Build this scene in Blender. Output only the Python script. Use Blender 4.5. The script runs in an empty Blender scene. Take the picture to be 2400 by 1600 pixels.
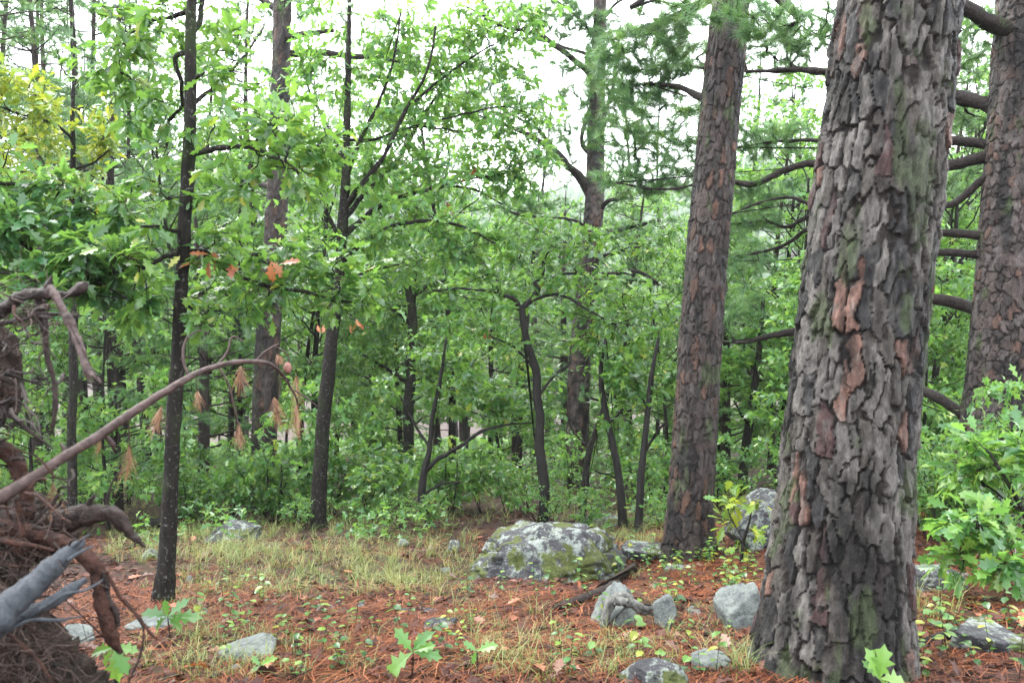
import bpy, math, random
import numpy as np
from mathutils import Vector, Matrix

random.seed(7)
rng = np.random.default_rng(7)
C = bpy.context.scene.collection
S = bpy.context.scene

# ------------------------------------------------------------------ camera
F_PX = 2000.0                       # focal length in pixels of the 2400 px wide photograph
PITCH = math.radians(1.5)           # looking slightly down
EYE = np.array([0.0, 0.0, 1.1])
cam = bpy.data.cameras.new('camera'); camo = bpy.data.objects.new('camera', cam); C.objects.link(camo)
cam.sensor_width = 36.0; cam.lens = 36.0 * F_PX / 2400.0
camo.location = EYE; camo.rotation_euler = (math.radians(90) - PITCH, 0, 0)
cam.clip_start = 0.05; cam.clip_end = 2000
cam.dof.use_dof = True; cam.dof.focus_distance = 6.8; cam.dof.aperture_fstop = 4.5
S.camera = camo

# ------------------------------------------------------------------ world: overcast white sky
SUN_EL, SUN_ROT = math.radians(58), math.radians(-55)
w = bpy.data.worlds.new('World'); S.world = w; w.use_nodes = True
nt = w.node_tree
bg = nt.nodes['Background']
sky = nt.nodes.new('ShaderNodeTexSky'); sky.sky_type = 'NISHITA'; sky.sun_disc = False
sky.sun_elevation = SUN_EL; sky.sun_rotation = SUN_ROT; sky.air_density = 1.0; sky.dust_density = 4.0
mix = nt.nodes.new('ShaderNodeMix'); mix.data_type = 'RGBA'
mix.inputs[0].default_value = 0.88                       # cloud cover: almost all of the blue is gone
mix.inputs[7].default_value = (9.6, 9.9, 10.4, 1)
nt.links.new(sky.outputs[0], mix.inputs[6]); nt.links.new(mix.outputs[2], bg.inputs[0])
bg.inputs[1].default_value = 0.14

sun = bpy.data.lights.new('sun', 'SUN'); sun.energy = 1.5; sun.angle = math.radians(35); sun.color = (1, 0.97, 0.92)
suno = bpy.data.objects.new('sun', sun); C.objects.link(suno)
suno.rotation_euler = (math.radians(90) - SUN_EL, 0, math.radians(180) - SUN_ROT)
suno.location = (0, 0, 40)

S.view_settings.view_transform = 'Standard'; S.view_settings.look = 'None'
S.view_settings.gamma = 1; S.view_settings.use_curve_mapping = False
S.view_settings.exposure = 2.35
S.render.engine = 'CYCLES'
S.cycles.use_denoising = True; S.cycles.denoiser = 'OPENIMAGEDENOISE'; S.cycles.denoising_input_passes = 'RGB_ALBEDO_NORMAL'; S.cycles.denoising_prefilter = 'NONE'; S.cycles.use_adaptive_sampling = False; S.cycles.sample_clamp_indirect = 4.0
S.cycles.max_bounces = 10; S.cycles.diffuse_bounces = 6; S.cycles.glossy_bounces = 2
S.cycles.transmission_bounces = 6; S.cycles.volume_bounces = 0; S.cycles.transparent_max_bounces = 4

# ------------------------------------------------------------------ helpers: numbers
def hash3(ix, iy, iz, seed):
    h = (ix.astype(np.int64) * 73856093) ^ (iy.astype(np.int64) * 19349663) ^ (iz.astype(np.int64) * 83492791) ^ (seed * 2654435761)
    h = (h ^ (h >> 13)) * 1274126177
    h = (h ^ (h >> 16)) & 0xFFFFFF
    return h / float(0xFFFFFF)
def vnoise(P, seed=0):
    P = np.asarray(P, float); i = np.floor(P).astype(np.int64); f = P - i
    f = f * f * (3 - 2 * f); r = 0
    for dx in (0, 1):
        wx = f[:, 0] if dx else 1 - f[:, 0]
        for dy in (0, 1):
            wy = f[:, 1] if dy else 1 - f[:, 1]
            for dz in (0, 1):
                wz = f[:, 2] if dz else 1 - f[:, 2]
                r = r + wx * wy * wz * hash3(i[:, 0] + dx, i[:, 1] + dy, i[:, 2] + dz, seed)
    return r * 2 - 1
def fbm(P, seed=0, o=4):
    P = np.asarray(P, float); r = np.zeros(len(P)); a = 0.5
    for k in range(o):
        r += a * vnoise(P * (2.03 ** k), seed + 17 * k); a *= 0.5
    return r
def sstep(a, b, x):
    t = np.clip((x - a) / (b - a), 0, 1); return t * t * (3 - 2 * t)
def unit(v):
    v = np.asarray(v, float); n = np.linalg.norm(v, axis=-1, keepdims=True); return v / np.maximum(n, 1e-9)

def ground(x, y):
    x = np.atleast_1d(np.asarray(x, float)); y = np.atleast_1d(np.asarray(y, float))
    z = np.interp(y, [-40, 0, 30, 90, 150, 210, 300, 420, 560], [1.2, 0, -3.6, -11.5, -15.5, -11, 18, 60, 68])
    near = 1 - sstep(40, 120, np.hypot(x, y))
    z += near * np.interp(x, [-40, -6, 0.5, 7, 60], [-1.2, -0.12, 0, 0.32, 2.2])
    O = np.zeros_like(x)
    z += near * (0.13 * vnoise(np.stack([x / 3.3, y / 3.3, O], 1), 5) + 0.035 * vnoise(np.stack([x / 0.8, y / 0.8, O], 1), 6)
                 + 0.012 * vnoise(np.stack([x / 0.22, y / 0.22, O], 1), 8))
    far = sstep(120, 260, y)
    z += far * (14 * vnoise(np.stack([x / 130, y / 130, O], 1), 9) + 10 * vnoise(np.stack([x / 60, y / 90, O], 1), 10))
    # needle drift heaped in front of the big boulder
    z += 0.13 * np.exp(-(((x - 0.42) / 0.55) ** 2 + ((y - 4.85) / 0.38) ** 2))
    return z
def gz(x, y): return float(ground(x, y)[0])
cp, sp = math.cos(PITCH), math.sin(PITCH)
FWD = np.array([0, cp, -sp]); UPV = np.array([0, sp, cp]); RGT = np.array([1.0, 0, 0])
def at(px, py, d):                  # photograph pixel + depth in metres -> point in the place
    return EYE + d * (FWD + (px - 1200) / F_PX * RGT + (800 - py) / F_PX * UPV)
def hit(px, py):                    # depth at which the line of sight meets the ground
    ds = np.arange(1.0, 60, 0.01)
    P = EYE + ds[:, None] * (FWD + (px - 1200) / F_PX * RGT + (800 - py) / F_PX * UPV)
    k = np.argmax(P[:, 2] < ground(P[:, 0], P[:, 1]))
    return float(ds[k]) if k > 0 else 59.0
def pixel(P):
    q = np.asarray(P) - EYE; d = q @ FWD
    return 1200 + F_PX * (q @ RGT) / d, 800 - F_PX * (q @ UPV) / d, d

# ------------------------------------------------------------------ helpers: meshes and objects
def mesh(name, V, faces, mat, tint=None, col=None, smooth=True):
    """faces: list of int arrays (m,3) or (m,4); tint: value per face; col: rgb per vertex"""
    me = bpy.data.meshes.new(name)
    V = np.asarray(V, np.float32)
    faces = [np.asarray(f, np.int32) for f in faces if len(f)]
    me.vertices.add(len(V)); me.vertices.foreach_set('co', V.ravel())
    nl = sum(f.size for f in faces); nf = sum(len(f) for f in faces)
    me.loops.add(nl); me.loops.foreach_set('vertex_index', np.concatenate([f.ravel() for f in faces]))
    tot = np.concatenate([np.full(len(f), f.shape[1], np.int32) for f in faces])
    me.polygons.add(nf); me.polygons.foreach_set('loop_start', np.concatenate([[0], np.cumsum(tot)[:-1]]).astype(np.int32))
    me.polygons.foreach_set('use_smooth', np.full(nf, bool(smooth)))
    me.update(calc_edges=True)
    if tint is not None:
        a = me.attributes.new('tint', 'FLOAT', 'FACE'); a.data.foreach_set('value', np.asarray(tint, np.float32))
    if col is not None:
        a = me.attributes.new('bark_colour', 'FLOAT_COLOR', 'POINT')
        c4 = np.ones((len(V), 4), np.float32); c4[:, :3] = col; a.data.foreach_set('color', c4.ravel())
    if mat: me.materials.append(mat)
    return me
def obj(name, me, parent=None, loc=None):
    o = bpy.data.objects.new(name, me); C.objects.link(o)
    if parent: o.parent = parent
    if loc is not None: o.location = loc
    return o
def tag(o, label, cat, group=None):
    o['label'] = label; o['category'] = cat
    if group: o['group'] = group
    return o
def thing(name, label, cat, loc, group=None):
    o = bpy.data.objects.new(name, None); C.objects.link(o); o.location = loc; o.empty_display_size = 0.1
    return tag(o, label, cat, group)
def stuff(o): o['kind'] = 'stuff'; return o
def struct(o): o['kind'] = 'structure'; return o
def copy_tree(o, parent=None):
    c = o.copy(); C.objects.link(c); c.parent = parent
    for ch in list(o.children): copy_tree(ch, c)
    return c

class Tubes:                        # collects round limbs into one mesh
    def __init__(self): self.V = []; self.Q = []; self.T = []; self.n = 0
    def add(self, pts, rad, sides=6, rough=0.0, seed=0, cap=True, ridge=False):
        pts = np.asarray(pts, float); rad = np.broadcast_to(np.asarray(rad, float), (len(pts),))
        t = unit(np.gradient(pts, axis=0))
        ref = np.array([0, 0, 1.0]) if abs(t[0, 2]) < 0.8 else np.array([1.0, 0, 0])
        a = unit(np.cross(t, ref)); b = np.cross(t, a)
        for k in range(1, len(a)):
            if np.dot(a[k], a[k - 1]) < 0: a[k] *= -1; b[k] *= -1
        th = np.linspace(0, 2 * np.pi, sides, endpoint=False)
        ring = a[:, None] * np.cos(th)[None, :, None] + b[:, None] * np.sin(th)[None, :, None]
        R = rad[:, None] * np.ones(sides)
        P = pts[:, None] + ring * R[..., None]
        if rough:
            s = rough; q = P.reshape(-1, 3)
            nz = 0.7 * fbm(q / (3.0 * s) + seed, seed, 3) + 0.5 * vnoise(q / (1.1 * s), seed + 3)
            if ridge: nz = 0.5 * fbm(q / (5.0 * s) + seed, seed, 2) + 0.8 * fbm(q / [0.022, 0.022, 0.075], seed + 3, 3)
            P = pts[:, None] + ring * (R * 1.0 + nz.reshape(R.shape) * s)[..., None]
        n, m = P.shape[:2]; i = np.arange(n - 1)[:, None] * m; j = np.arange(m)[None]; j2 = (j + 1) % m
        self.Q.append(np.stack([i + j, i + j2, i + m + j2, i + m + j], -1).reshape(-1, 4) + self.n)
        self.V.append(P.reshape(-1, 3)); self.n += n * m
        if cap:
            for row in (0, n - 1):
                base = self.n - n * m + row * m
                self.V.append(pts[row][None]); k = np.arange(m); k2 = (k + 1) % m
                self.T.append(np.stack([np.full(m, self.n), base + k, base + k2], -1)); self.n += 1
    def build(self, name, mat, parent=None, off=(0, 0, 0)):
        V = np.concatenate(self.V) - np.asarray(off)
        f = [np.concatenate(self.Q)] + ([np.concatenate(self.T)] if self.T else [])
        return obj(name, mesh(name, V, f, mat), parent)
def smooth_path(pts, n):
    pts = np.asarray(pts, float)
    if len(pts) < 3: return np.stack([np.interp(np.linspace(0, 1, n), [0, 1], pts[:, k]) for k in range(pts.shape[1])], 1)
    s = np.concatenate([[0], np.cumsum(np.linalg.norm(np.diff(pts[:, :3], axis=0), axis=1))])
    u = np.linspace(0, s[-1], n); out = np.zeros((n, pts.shape[1]))
    m = np.gradient(pts, s, axis=0)
    k = np.clip(np.searchsorted(s, u, 'right') - 1, 0, len(s) - 2); h = (s[k + 1] - s[k]); t = (u - s[k]) / h
    t, h = t[:, None], h[:, None]
    return ((2 * t**3 - 3 * t**2 + 1) * pts[k] + (t**3 - 2 * t**2 + t) * h * m[k] + (-2 * t**3 + 3 * t**2) * pts[k + 1] + (t**3 - t**2) * h * m[k + 1])

# ------------------------------------------------------------------ materials
def material(name):
    m = bpy.data.materials.new(name); m.use_nodes = True; t = m.node_tree
    return m, t, t.nodes['Principled BSDF'], t.nodes['Material Output']
def N(t, kind, **kw):
    n = t.nodes.new(kind)
    for k, v in kw.items():
        if k.startswith('i_'): n.inputs[int(k[2:])].default_value = v
        else: setattr(n, k, v)
    return n
def ramp(t, fac, stops):
    r = t.nodes.new('ShaderNodeValToRGB'); e = r.color_ramp.elements
    while len(e) < len(stops): e.new(0.5)
    for x, (p, c) in zip(e, stops): x.position = p; x.color = (*c, 1)
    t.links.new(fac, r.inputs[0]); return r.outputs[0]
def noise(t, scale, detail=5, rough=0.6, stretch=None, coord='Object'):
    tc = t.nodes.new('ShaderNodeTexCoord'); v = tc.outputs[coord]
    if stretch:
        mp = t.nodes.new('ShaderNodeMapping'); mp.inputs['Scale'].default_value = stretch
        t.links.new(v, mp.inputs[0]); v = mp.outputs[0]
    n = t.nodes.new('ShaderNodeTexNoise'); n.inputs['Scale'].default_value = scale
    n.inputs['Detail'].default_value = detail; n.inputs['Roughness'].default_value = rough
    t.links.new(v, n.inputs['Vector']); return n.outputs[0]
def mixc(t, fac, a, b, mode='MIX'):
    m = t.nodes.new('ShaderNodeMix'); m.data_type = 'RGBA'; m.blend_type = mode
    for sock, v in ((m.inputs[0], fac), (m.inputs[6], a), (m.inputs[7], b)):
        if hasattr(v, 'node'): t.links.new(v, sock)
        elif isinstance(v, (int, float)): sock.default_value = v
        else: sock.default_value = (*v, 1)
    return m.outputs[2]
def bump(t, b, h, strength, dist):
    n = t.nodes.new('ShaderNodeBump'); n.inputs['Strength'].default_value = strength; n.inputs['Distance'].default_value = dist
    t.links.new(h, n.inputs['Height']); t.links.new(n.outputs[0], b.inputs['Normal'])

def leaf_material(name, stops, trans=0.45, tcol=None, rough=0.28, spec=0.6):
    m, t, b, out = material(name)
    a = N(t, 'ShaderNodeAttribute', attribute_name='tint')
    c = ramp(t, a.outputs['Fac'], stops)
    t.links.new(c, b.inputs['Base Color'])
    b.inputs['Roughness'].default_value = rough; b.inputs['Specular IOR Level'].default_value = spec
    if trans:
        tr = t.nodes.new('ShaderNodeBsdfTranslucent')
        t.links.new(mixc(t, 0.55, c, tcol or (0.28, 0.50, 0.07)), tr.inputs[0])
        ms = t.nodes.new('ShaderNodeMixShader'); ms.inputs[0].default_value = trans
        t.links.new(b.outputs[0], ms.inputs[1]); t.links.new(tr.outputs[0], ms.inputs[2]); t.links.new(ms.outputs[0], out.inputs[0])
    return m
G1, G2, G3 = (0.013, 0.050, 0.018), (0.040, 0.125, 0.028), (0.115, 0.21, 0.034)
M = {}
M['leaf'] = leaf_material('oak_leaf', [(0, G1), (0.5, G2), (0.93, G3), (1, (0.24, 0.25, 0.035))])
M['leaf_dark'] = leaf_material('dark_oak_leaf', [(0, (0.016, 0.062, 0.030)), (0.6, (0.036, 0.115, 0.040)), (1, (0.085, 0.18, 0.04))], rough=0.3)
M['leaf_light'] = leaf_material('light_oak_leaf', [(0, (0.02128, 0.084, 0.028)), (0.55, (0.07022, 0.1904, 0.0448)), (1, (0.1915, 0.2912, 0.049))], trans=0.48)
M['leaf_yellow'] = leaf_material('yellowing_leaf', [(0, (0.0425, 0.14, 0.02)), (0.55, (0.136, 0.235, 0.025)), (1, (0.323, 0.32, 0.025))], trans=0.4, tcol=(0.3825, 0.42, 0.04))
M['leaf_dead'] = leaf_material('dead_leaf', [(0, (0.09, 0.028, 0.016)), (0.5, (0.24, 0.075, 0.03)), (1, (0.42, 0.17, 0.06))], trans=0.15, tcol=(0.5, 0.15, 0.03), rough=0.5)
M['litter_leaf'] = leaf_material('litter_leaf', [(0, (0.02232, 0.009356, 0.007673)), (0.45, (0.0372, 0.0131, 0.009027)), (0.8, (0.06944, 0.029, 0.02031)), (1, (0.09424, 0.0608, 0.05191))], trans=0, rough=0.6, spec=0.12)
M['needle'] = leaf_material('pine_needle', [(0, (0.022, 0.072, 0.030)), (0.6, (0.060, 0.160, 0.055)), (1, (0.15, 0.25, 0.05))], trans=0.25, rough=0.45)
M['needle_dead'] = leaf_material('dead_pine_needle', [(0, (0.0328, 0.009428, 0.004629)), (0.5, (0.118, 0.03417, 0.0144)), (1, (0.2362, 0.09134, 0.04115))], trans=0.1, tcol=(0.328, 0.1178, 0.05144), rough=0.5, spec=0.15)
M['needle_hang'] = leaf_material('hanging_dead_needle', [(0, (0.07, 0.03, 0.015)), (0.5, (0.17, 0.08, 0.04)), (1, (0.30, 0.16, 0.08))], trans=0.15, tcol=(0.5, 0.25, 0.1), rough=0.5)
M['grass'] = leaf_material('grass', [(0, (0.051, 0.1105, 0.0255)), (0.5, (0.136, 0.187, 0.0425)), (0.8, (0.272, 0.255, 0.085)), (1, (0.357, 0.2805, 0.1275))], trans=0.3, tcol=(0.2975, 0.34, 0.085), rough=0.5)

def wood(name, a, b2, scale=14, stretch=(1, 1, 0.25), rough=0.6, moss=None, bstr=0.6, spots=None, spec=0.15):
    m, t, b, out = material(name)
    n = noise(t, scale, 8, 0.65, stretch)
    c = ramp(t, n, [(0.3, a), (0.72, b2)])
    if moss:
        f = N(t, 'ShaderNodeMapRange', i_1=0.52, i_2=0.66); t.links.new(noise(t, 3.2, 6, 0.65), f.inputs[0])
        c = mixc(t, f.outputs[0], c, moss)
    if spots:
        f = N(t, 'ShaderNodeMapRange', i_1=0.58, i_2=0.66); t.links.new(noise(t, 46, 5, 0.6), f.inputs[0])
        c = mixc(t, f.outputs[0], c, spots)
    t.links.new(c, b.inputs['Base Color']); b.inputs['Roughness'].default_value = rough; b.inputs['Specular IOR Level'].default_value = spec
    bump(t, b, n, bstr, 0.02)
    return m
M['oak_bark'] = wood('oak_bark', (0.001538, 0.001307, 0.001153), (0.01538, 0.0123, 0.00961), 38, (1, 1, 0.25), moss=(0.014, 0.023, 0.006), spots=(0.075, 0.078, 0.066), rough=0.75, bstr=1.0)
M['twig'] = wood('twig_bark', (0.004, 0.0035, 0.003), (0.02, 0.016, 0.013), 10, rough=0.75)
M['grey_twig'] = wood('pale_twig_bark', (0.012, 0.011, 0.010), (0.06, 0.056, 0.05), 10, rough=0.75)
M['pine_limb'] = wood('pine_limb_bark', (0.004, 0.0035, 0.0035), (0.030, 0.023, 0.020), 34, (1, 1, 1), bstr=1.0, rough=0.7)
M['far_bark'] = wood('far_bark', (0.008, 0.0065, 0.006), (0.036, 0.028, 0.024), 9, rough=0.8)
M['char'] = wood('charred_wood', (0.003, 0.003, 0.003), (0.022, 0.020, 0.018), 30, rough=0.7)
M['root'] = wood('root_bark', (0.0056, 0.0042, 0.0035), (0.0385, 0.0252, 0.0217), 34, (1, 1, 1), rough=0.5, bstr=0.9)
M['root_red'] = wood('peeling_red_root', (0.0036, 0.0024, 0.0021), (0.06, 0.024, 0.0156), 30, (1, 1, 1), rough=0.5, bstr=1.0)
M['branch_bark'] = wood('branch_bark', (0.01575, 0.00945, 0.0084), (0.07875, 0.0525, 0.04725), 40, (1, 1, 1), rough=0.45, bstr=0.5)
M['grey_wood'] = wood('weathered_grey_wood', (0.02025, 0.0234, 0.027), (0.0585, 0.06525, 0.07425), 12, (4, 4, 2), rough=0.5, bstr=0.6)
M['soil'] = wood('root_soil', (0.0042, 0.0035, 0.0028), (0.0315, 0.021, 0.0161), 24, (1, 1, 1), rough=0.8, bstr=1.0)
M['silver_wood'] = wood('silvery_dead_wood', (0.03, 0.03, 0.027), (0.18, 0.18, 0.162), 12, (3, 3, 1), rough=0.7, bstr=1.0)
M['root_fibre'] = wood('root_fibre', (0.01, 0.007, 0.006), (0.075, 0.05, 0.04), 30, (1, 1, 1))
M['cone'] = wood('pine_cone_scale', (0.08, 0.04, 0.03), (0.22, 0.11, 0.09), 30)

m, t, b, out = material('pine_bark'); M['pine_bark'] = m
a = N(t, 'ShaderNodeAttribute', attribute_name='bark_colour')
n1 = noise(t, 75, 8, 0.78, (1, 1, 0.3)); n2 = noise(t, 11, 5, 0.7, (1, 1, 0.5))
c = mixc(t, 1.0, a.outputs['Color'], ramp(t, n1, [(0.3, (0.3, 0.29, 0.28)), (0.7, (1.6, 1.6, 1.6))]), 'MULTIPLY')
t.links.new(c, b.inputs['Base Color'])
rr = N(t, 'ShaderNodeMapRange', i_1=0.35, i_2=0.65, i_3=0.38, i_4=0.8); t.links.new(n2, rr.inputs[0]); t.links.new(rr.outputs[0], b.inputs['Roughness'])
b.inputs['Specular IOR Level'].default_value = 0.25; bump(t, b, n1, 1.0, 0.016)

m, t, b, out = material('rock_lichen'); M['rock'] = m
n1 = noise(t, 9, 8, 0.75); n2 = noise(t, 7.5, 10, 0.78); n3 = noise(t, 42, 6, 0.75); n4 = noise(t, 4.2, 8, 0.7)
c = ramp(t, n1, [(0.3, (0.0245, 0.0252, 0.0294)), (0.55, (0.0595, 0.0595, 0.0658)), (0.75, (0.098, 0.098, 0.098))])
f = N(t, 'ShaderNodeMapRange', i_1=0.49, i_2=0.54); t.links.new(n2, f.inputs[0])
lich = ramp(t, n3, [(0.35, (0.1357, 0.167, 0.1514)), (0.6, (0.3132, 0.3445, 0.3132))])
c = mixc(t, f.outputs[0], c, lich)
f3 = N(t, 'ShaderNodeMapRange', i_1=0.60, i_2=0.66); t.links.new(n3, f3.inputs[0])
c = mixc(t, f3.outputs[0], c, (0.05, 0.05, 0.052))
geo = N(t, 'ShaderNodeNewGeometry'); sx = N(t, 'ShaderNodeSeparateXYZ'); t.links.new(geo.outputs['Normal'], sx.inputs[0])
fm = N(t, 'ShaderNodeMapRange', name='moss_range', i_1=0.545, i_2=0.58); t.links.new(n4, fm.inputs[0])
c = mixc(t, fm.outputs[0], c, ramp(t, n3, [(0.3, (0.03, 0.045, 0.012)), (0.7, (0.12, 0.14, 0.03))]))
t.links.new(c, b.inputs['Base Color']); b.inputs['Roughness'].default_value = 0.7; b.inputs['Specular IOR Level'].default_value = 0.3; bump(t, b, noise(t, 16, 12, 0.8), 1.0, 0.06)
M['rock_mossy'] = M['rock'].copy(); q_ = M['rock_mossy'].node_tree.nodes['moss_range']; q_.inputs[1].default_value = 0.50; q_.inputs[2].default_value = 0.545
m, t, b, out = material('pale_rock_lichen'); M['rock_pale'] = m
n1 = noise(t, 14, 9, 0.75); n3 = noise(t, 60, 6, 0.75)
c = ramp(t, n1, [(0.36, (0.07595, 0.08138, 0.0868)), (0.48, (0.1628, 0.1845, 0.1736)), (0.68, (0.2712, 0.2984, 0.2712))])
f3 = N(t, 'ShaderNodeMapRange', i_1=0.61, i_2=0.68); t.links.new(n3, f3.inputs[0])
c = mixc(t, f3.outputs[0], c, (0.045, 0.052, 0.052))
t.links.new(c, b.inputs['Base Color']); b.inputs['Roughness'].default_value = 0.75; b.inputs['Specular IOR Level'].default_value = 0.3; bump(t, b, noise(t, 20, 12, 0.8), 1.0, 0.05)

m, t, b, out = material('forest_floor'); M['floor'] = m
n1 = noise(t, 26, 8, 0.75); n2 = noise(t, 1.1, 5, 0.6); n3 = noise(t, 120, 4, 0.7, (1, 0.4, 1))
c = ramp(t, n1, [(0.3, (0.005174, 0.003052, 0.002587)), (0.5, (0.02033, 0.008479, 0.005821)), (0.72, (0.04435, 0.01763, 0.01164))])
c = mixc(t, 0.5, c, ramp(t, n3, [(0.3, (0.00924, 0.004409, 0.003557)), (0.7, (0.05544, 0.02374, 0.01617))]))
f = N(t, 'ShaderNodeMapRange', i_1=0.52, i_2=0.68); t.links.new(n2, f.inputs[0])
c = mixc(t, f.outputs[0], c, ramp(t, n1, [(0.3, (0.018, 0.018, 0.0072)), (0.7, (0.078, 0.072, 0.03))]))
t.links.new(c, b.inputs['Base Color']); b.inputs['Roughness'].default_value = 0.7; b.inputs['Specular IOR Level'].default_value = 0.2; bump(t, b, n1, 0.8, 0.03)
m, t, b, out = material('far_foliage'); M['hillwood'] = m
n1 = noise(t, 0.4, 6, 0.7); t.links.new(ramp(t, n1, [(0.3, (0.025, 0.06, 0.03)), (0.7, (0.09, 0.14, 0.05))]), b.inputs['Base Color']); b.inputs['Roughness'].default_value = 0.9

# ------------------------------------------------------------------ leaves and needles
def leaf_shape(kind):
    """outline of one leaf along +x, length 1: verts, triangles"""
    if kind == 'lobed':      # pin/black oak: three pairs of pointed lobes
        side = [(0.0, 0.012), (0.20, 0.07), (0.29, 0.21), (0.40, 0.11), (0.57, 0.31), (0.63, 0.14), (0.82, 0.22), (0.86, 0.09), (1.0, 0.0)]
        mid = [(0.0, 0.0), (0.3, 0.0), (0.52, 0.0), (0.74, 0.0)]
        fans = [(0, 1, 'm0'), (1, 2, 'm1'), (2, 3, 'm1'), (3, 4, 'm2'), (4, 5, 'm2'), (5, 6, 'm3'), (6, 7, 'm3'), (7, 8, 'm3')]
        link = [('m0', 'm1', 1), ('m1', 'm2', 3), ('m2', 'm3', 5)]
    elif kind == 'mid':
        side = [(0.0, 0.01), (0.28, 0.22), (0.42, 0.09), (0.66, 0.34), (0.74, 0.10), (1.0, 0.0)]
        mid = [(0.0, 0.0), (0.42, 0.0), (0.74, 0.0)]
        fans = [(0, 1, 'm0'), (1, 2, 'm0'), (2, 3, 'm1'), (3, 4, 'm1'), (4, 5, 'm2')]
        link = [('m0', 'm1', 2), ('m1', 'm2', 4)]
    elif kind == 'oval':
        side = [(0.0, 0.0), (0.3, 0.24), (0.65, 0.25), (1.0, 0.0)]
        mid = [(0.5, 0.0)]
        fans = [(0, 1, 'm0'), (1, 2, 'm0'), (2, 3, 'm0')]; link = []
    else:                    # far: two-lobed dart
        side = [(0.0, 0.0), (0.55, 0.36), (0.62, 0.12), (1.0, 0.0)]
        mid = [(0.5, 0.0)]
        fans = [(0, 1, 'm0'), (1, 2, 'm0'), (2, 3, 'm0')]; link = []
    V = [(x, 0.0) for x, _ in mid]; nm = len(V); T = []
    for sgn in (1, -1):
        base = len(V); V += [(x, y * sgn) for x, y in side]
        tri = [(base + i, base + j, int(k[1:])) for i, j, k in fans] + [(int(p[1:]), int(q[1:]), base + j) for p, q, j in link]
        T += tri if sgn > 0 else [(x[1], x[0], x[2]) for x in tri]
    V = np.array(V); T = np.array(T)
    e1 = V[T[:, 1]] - V[T[:, 0]]; e2 = V[T[:, 2]] - V[T[:, 0]]; fl = (e1[:, 0] * e2[:, 1] - e1[:, 1] * e2[:, 0]) < 0
    T[fl] = T[fl][:, [1, 0, 2]]
    Z = 0.22 * np.abs(V[:, 1]) - 0.22 * V[:, 0] ** 2 + 0.02
    return np.column_stack([V[:, 0], V[:, 1], Z]), T
LEAF = {k: leaf_shape(k) for k in ('lobed', 'mid', 'oval', 'far')}

def frames(D, up_jit, r):
    D = unit(D); n = len(D)
    Nn = np.array([0, 0, 1.0]) + r.normal(0, up_jit, (n, 3))
    Nn = unit(Nn - D * np.sum(Nn * D, 1, keepdims=True)); B = np.cross(Nn, D)
    return D, B, Nn
def leaves_mesh(name, P, D, size, kind, mat, r, tint=None, up_jit=0.5):
    tv, tt = LEAF[kind]; n = len(P); D, B, Nn = frames(D, up_jit, r)
    wid = r.uniform(0.7, 1.15, (n, 1, 1)); cur = r.uniform(-1.2, 3.0, (n, 1, 1))
    V = P[:, None] + size[:, None, None] * (tv[None, :, 0:1] * D[:, None] + tv[None, :, 1:2] * wid * B[:, None] + tv[None, :, 2:3] * cur * Nn[:, None])
    T = (tt[None] + (np.arange(n) * len(tv))[:, None, None]).reshape(-1, 3)
    if tint is None: tint = r.random(n)
    return mesh(name, V.reshape(-1, 3), [T], mat, tint=np.repeat(tint, len(tt)), smooth=False)
leaf_cache = {}
def leaf_template(matkey, k):
    key = (matkey, k)
    if key not in leaf_cache:
        tv, tt = LEAF['lobed']; V = tv.copy(); V[:, 2] *= [0.3, 1.0, 1.8, 0.6][k % 4]; V[:, 1] *= [0.9, 1.1, 1.0, 0.95][k % 4]
        leaf_cache[key] = mesh('leaf', V, [tt], M[matkey], tint=np.full(len(tt), (k + 0.5) / 8.0), smooth=False)
    return leaf_cache[key]
def leaf_objects(parent, off, P, D, size, matkey, r, up_jit, tint):
    D, B, Nn = frames(D, up_jit, r)
    for k in range(len(P)):
        o = bpy.data.objects.new('leaf', leaf_template(matkey, int(tint[k] * 7.99))); C.objects.link(o); o.parent = parent
        s = size[k]; m4 = Matrix.Identity(4)
        for j in range(3):
            m4[j][0], m4[j][1], m4[j][2], m4[j][3] = D[k, j] * s, B[k, j] * s, Nn[k, j] * s, P[k, j] - off[j]
        o.matrix_local = m4
def needles(P, D, n_per, length, width, r, spread=0.9, back=0.16):
    """tufts of needles round twig ends; returns verts, tris"""
    n = len(P); D = unit(D)
    Pn = np.repeat(P, n_per, 0) - np.repeat(D, n_per, 0) * (r.random((n * n_per, 1)) * back)
    dirn = unit(np.repeat(D, n_per, 0) + r.normal(0, spread, (n * n_per, 3)) * 0.62)
    L = length * r.uniform(0.75, 1.15, (n * n_per, 1))
    sd = unit(np.cross(dirn, r.normal(0, 1, (n * n_per, 3)))) * width * 0.5
    tip = Pn + dirn * L; tip[:, 2] -= L[:, 0] * 0.06
    V = np.stack([Pn + sd, Pn - sd, tip], 1).reshape(-1, 3)
    return V, np.arange(len(V)).reshape(-1, 3)

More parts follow.
